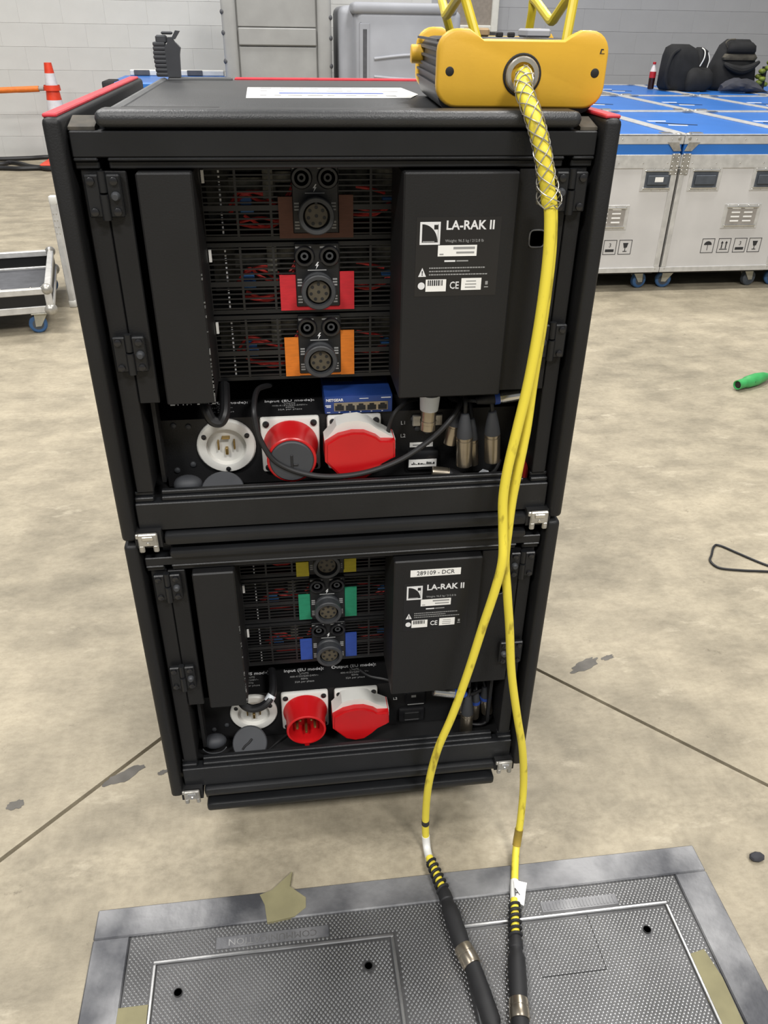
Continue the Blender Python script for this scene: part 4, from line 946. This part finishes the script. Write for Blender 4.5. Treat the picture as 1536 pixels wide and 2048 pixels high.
sc = thing('silver_case', 'tall silver edged case standing on the floor behind the racks', 'case', (lx.x, lx.y, 0))
MB().box(.012, .45, .008, .45, .02, .50).build('body', 'case_white', sc)
MB().rbox(0, .030, 0, .032, .03, .50, .004, 1).build('edge_strip', 'alu', sc); MB().rbox(.42, .455, 0, .032, .03, .50, .004, 1).build('edge_strip', 'alu', sc)
o = MB(); o.rbox(-.002, .034, -.002, .034, 0, .035, .006, 2); o.rbox(-.002, .034, -.002, .034, .49, .53, .008, 2); o.rbox(.42, .456, -.002, .034, 0, .035, .006, 2); o.rbox(.2, .23, .42, .45, 0, .03, .004, 1); o.build('corner', 'white_plastic', sc)
o = MB()
for k in range(4): o.lathe((.009, 0, .36+k*.03), (0,-1,0), [(0,.004),(.003,.002)], 8); o.lathe((.022, 0, .36+k*.03), (0,-1,0), [(0,.004),(.003,.002)], 8)
o.build('rivet', 'chrome', sc)
cn = thing('traffic_cone', 'red and white banded traffic cone by the block wall', 'cone', (-2.075, 7.8, 0))
MB().rbox(-.2, .2, -.2, .2, 0, .05, .01, 1).build('base', 'cone_orange', cn)
def band(z0, z1, m): 
    r = lambda z: .033+(.885-z)*.115
    MB().lathe((0,0,0), (0,0,1), [(z0, r(z0)), (z1, r(z1))], 22).build('band', m, cn)
band(.05, .22, 'cone_orange'); band(.22, .33, 'cone_white'); band(.33, .40, 'cone_orange'); band(.40, .58, 'cone_white'); band(.58, .685, 'cone_orange'); band(.685, .80, 'cone_white'); band(.80, .885, 'cone_orange')
bb = thing('barrier_bar', 'orange sleeved barrier bar reaching left from the traffic cone', 'barrier', (-2.15, 7.8, .668))
MB().cyl((0,0,.004), (-.6,0,-.02), .018).build('bar', 'bar_grey', bb); MB().cyl((-.045,0,.003), (-.40,0,-.012), .0255).build('sleeve', 'bar_orange', bb); MB().lathe((.075,0,-.01), (0,0,1), [(0,.075),(.045,.072)], 20, False).build('collar', 'cone_orange', bb)
for k, (z, pts) in enumerate(((0, [(0,318),(60,316),(110,314),(240,318)]), (0, [(0,328),(20,325),(40,327),(65,333),(110,334),(240,330)]), (0, [(0,336),(40,337),(80,336),(110,338),(240,335)]))):
    cable('floor_cable', ('black cable lying along the foot of the block wall', 'black cable waving on the floor by the cone', 'black cable nearest the camera on the far floor by the cone')[k], [atz(x, y, .022) for x, y in [(-60, pts[0][1])]+pts], .02, n=8)
# blue case far behind
bx0, bx1 = at(203, 165, 6.75).x, at(446, 158, 6.75).x-.01; bw = bx1-bx0
bc = thing('storage_case', 'blue flat topped case with black corner behind the racks near the wall', 'case', (bx0, 6.75, 0))
MB().rbox(.04, bw-.02, 0, 1.0, .10, .79, .01, 1).build('body', 'case_blue', bc)
MB().rbox(0, .10, -.01, .30, .55, .80, .015, 2).build('corner_cap', 'black_rubber', bc); MB().rbox(bw-.08, bw-.005, -.01, 1.0, .55, .792, .015, 2).build('corner_cap', 'case_blue', bc)
MB().rbox(.1, bw-.02, .93, 1.0, .79, .84, .008, 1).build('rear_strip', 'white_plastic', bc)
for x in (.14, .62): MB().rbox(x, x+.14, .92, .94, .795, .838, .004, 1).build('dark_tab', 'cart_dark', bc)
for x in (.15, bw-.15):
    for y in (.12, .88): caster(bc, x, y, .10, .045)
# grey carts against the wall
def cart_a(x, y, w_):
    C = thing('storage_bin', 'tall grey moulded bin with ribbed panels beside the white wall', 'bin', (x, y, 0))
    MB().rbox(.05, w_-.05, .05, .7, .0, 1.75, .02, 2).build('body', 'cart_grey', C)
    for a, b in ((0, .12), (w_-.12, w_)): MB().rbox(a, b, 0, .72, .0, 1.78, .03, 3).build('corner_post', 'cart_grey', C)
    o = MB(); o.rbox(.13, w_-.13, .018, .06, 1.06, 1.19, .008, 1); o.rbox(.13, w_-.13, .018, .06, .42, .54, .008, 1); o.build('panel_rib', 'cart_grey', C)
    o = MB(); o.rbox(.13, w_-.13, .03, .06, 1.195, 1.7, .006, 1); o.rbox(.13, w_-.13, .03, .06, .55, 1.05, .006, 1); o.rbox(.13, w_-.13, .03, .06, .05, .41, .006, 1); o.build('panel', 'cart_grey', C)
    o = MB(); 
    for z in (.94, 1.15, 1.3): o.sphere((.012, .02, z), .022, 10, 7); o.sphere((w_-.012, .02, z-.03), .022, 10, 7)
    o.build('bump', 'cart_dark', C); return C
cart_a(-.43, 7.0, .92)
cb = thing('plastic_bin', 'pale grey rounded plastic bin between the tall bin and the yellow box', 'bin', (.53, 6.6, 0))
MB().rbox(.02, 1.0, .25, 1.1, .0, 1.36, .06, 3).build('rear_shell', 'cart_blue', cb)
MB().rbox(.13, 1.0, 0, .4, .0, 1.33, .05, 3).build('front_shell', 'cart_blue', cb)
MB().rbox(.18, .225, -.006, .02, .3, 1.2, .008, 1).build('slot', 'cart_dark', cb)
MB().rbox(.155, .250, -.004, .01, .25, 1.24, .01, 1).build('slot_rim', 'cart_blue', cb)
o = MB()
for z, b in ((.985, .03), (.855, -.02)): o.tube(spline([(.28,-.002,z), (.62,-.004,z+b), (.95,-.002,z)], 8), .012, 8)
o.build('ridge', 'cart_blue', cb)
MB().rbox(.10, .96, -.02, .3, 1.30, 1.38, .03, 3).build('lid_lip', 'cart_blue', cb)
wc = thing('wall_cabinet', 'cream framed cabinet fixed to the wall above the yellow box', 'cabinet', (at(880, 20, 8.39).x, 8.395, 1.17))
cw_ = at(995, 20, 8.39).x-at(880, 20, 8.39).x
MB().box(.04, cw_-.05, -.03, 0, .05, .75).build('panel', 'cab_brown', wc)
for a, b, c_, d in ((0, .05, 0, .8), (cw_-.07, cw_, 0, .8), (.05, cw_-.07, 0, .06), (.05, cw_-.07, .74, .8)): MB().rbox(a, b, -.07, 0, c_, d, .008, 1).build('frame_bar', 'frame_cream', wc)
MB().box(.06, .2, -.04, -.031, .06, .10).build('red_tag', 'cone_orange', wc)

# ------------------------------------------------------------------ right floor items
p0, p1 = atz(1474, 772, .022), atz(1532, 754, .022); d = p1-p0
cg = thing('cam_connector', 'green single pole power connector lying on the concrete', 'connector', (p0.x, p0.y, 0))
zz = Vector((0,0,.026)); dd = Vector((d.x, d.y, 0)); LL = dd.length
MB().lathe(zz, dd, [(.01,.001),(.01,.013),(0,.016),(0,.019),(LL*.28,.020),(LL*.32,.024),(LL*.62,.026),(LL*.9,.020),(LL,.014)], 18).build('shell', 'cam_green', cg)
MB().lathe(zz+dd*.0, dd, [(.004,.012),(.009,.012)], 14).build('bore', 'black_dark', cg)
MB().lathe(zz+dd*.5+Vector((-.004,-.024,.004)), (0,-1,.2), [(0,.006),(.003,.005)], 10).build('screw', 'black_dark', cg)
MB().tube(spline([zz+dd*.97, zz+dd*1.15+Vector((0,0,-.006)), zz+dd*1.6+Vector((.03,.02,-.012)), zz+dd*3+Vector((.2,.1,-.012))], 6), .0125, 10).build('lead', 'cable_black', cg)
cable('loop_cable', 'thin black cable loop on the concrete at the right', [atz(x, y, .004) for x, y in ((1640,1165),(1536,1131),(1480,1108),(1440,1091),(1428,1093),(1423,1110),(1420,1120),(1428,1130),(1445,1137),(1490,1141),(1536,1143),(1640,1150))], .0032, n=8)

# ------------------------------------------------------------------ one object for each small piece; joined print and tangles are stuff
EACH = {'screw', 'panel_rib', 'panel', 'side_rib', 'blade', 'pin', 'corner', 'louvre', 'bump', 'ridge', 'capacitor', 'knuckle', 'rail_lip', 'stacking_plate', 'sticker', 'inner_shell', 'dish_lip', 'rib', 'white_tip', 'clip'}
STUFF = {'rivet', 'small_print', 'printed_marks', 'pin_hole', 'fin_strip', 'wiring', 'paint_chip', 'circuit_board', 'mesh_grip', 'grille', 'barcode', 'blue_print', 'panel_gap'}
def islands(me):
    par = list(range(len(me.vertices)))
    def find(a):
        while par[a] != a: par[a] = par[par[a]]; a = par[a]
        return a
    for p in me.polygons:
        v = p.vertices; r = find(v[0])
        for q in v[1:]: par[find(q)] = r
    g = {}
    for p in me.polygons: g.setdefault(find(p.vertices[0]), []).append(p.index)
    return list(g.values())
for o in list(bpy.data.objects):
    if o.type != 'MESH' or not o.parent: continue
    n = o.name.split('.')[0]
    if n in STUFF: o['kind'] = 'stuff'
    if n in EACH and o.data.users == 1:
        me = o.data; g = islands(me)
        if len(g) < 2: continue
        for q, idx in enumerate(g):
            mp = {}; fs = []
            for i in idx: fs.append([mp.setdefault(v, len(mp)) for v in me.polygons[i].vertices])
            nm = bpy.data.meshes.new(n); nm.from_pydata([me.vertices[v].co for v in mp], [], fs); nm.materials.append(me.materials[0])
            nm.polygons.foreach_set('use_smooth', [True]*len(nm.polygons)); nm.set_sharp_from_angle(angle=math.radians(35))
            if q == 0: first = nm
            else:
                c = o.copy(); c.data = nm; COL.objects.link(c)
        o.data = first
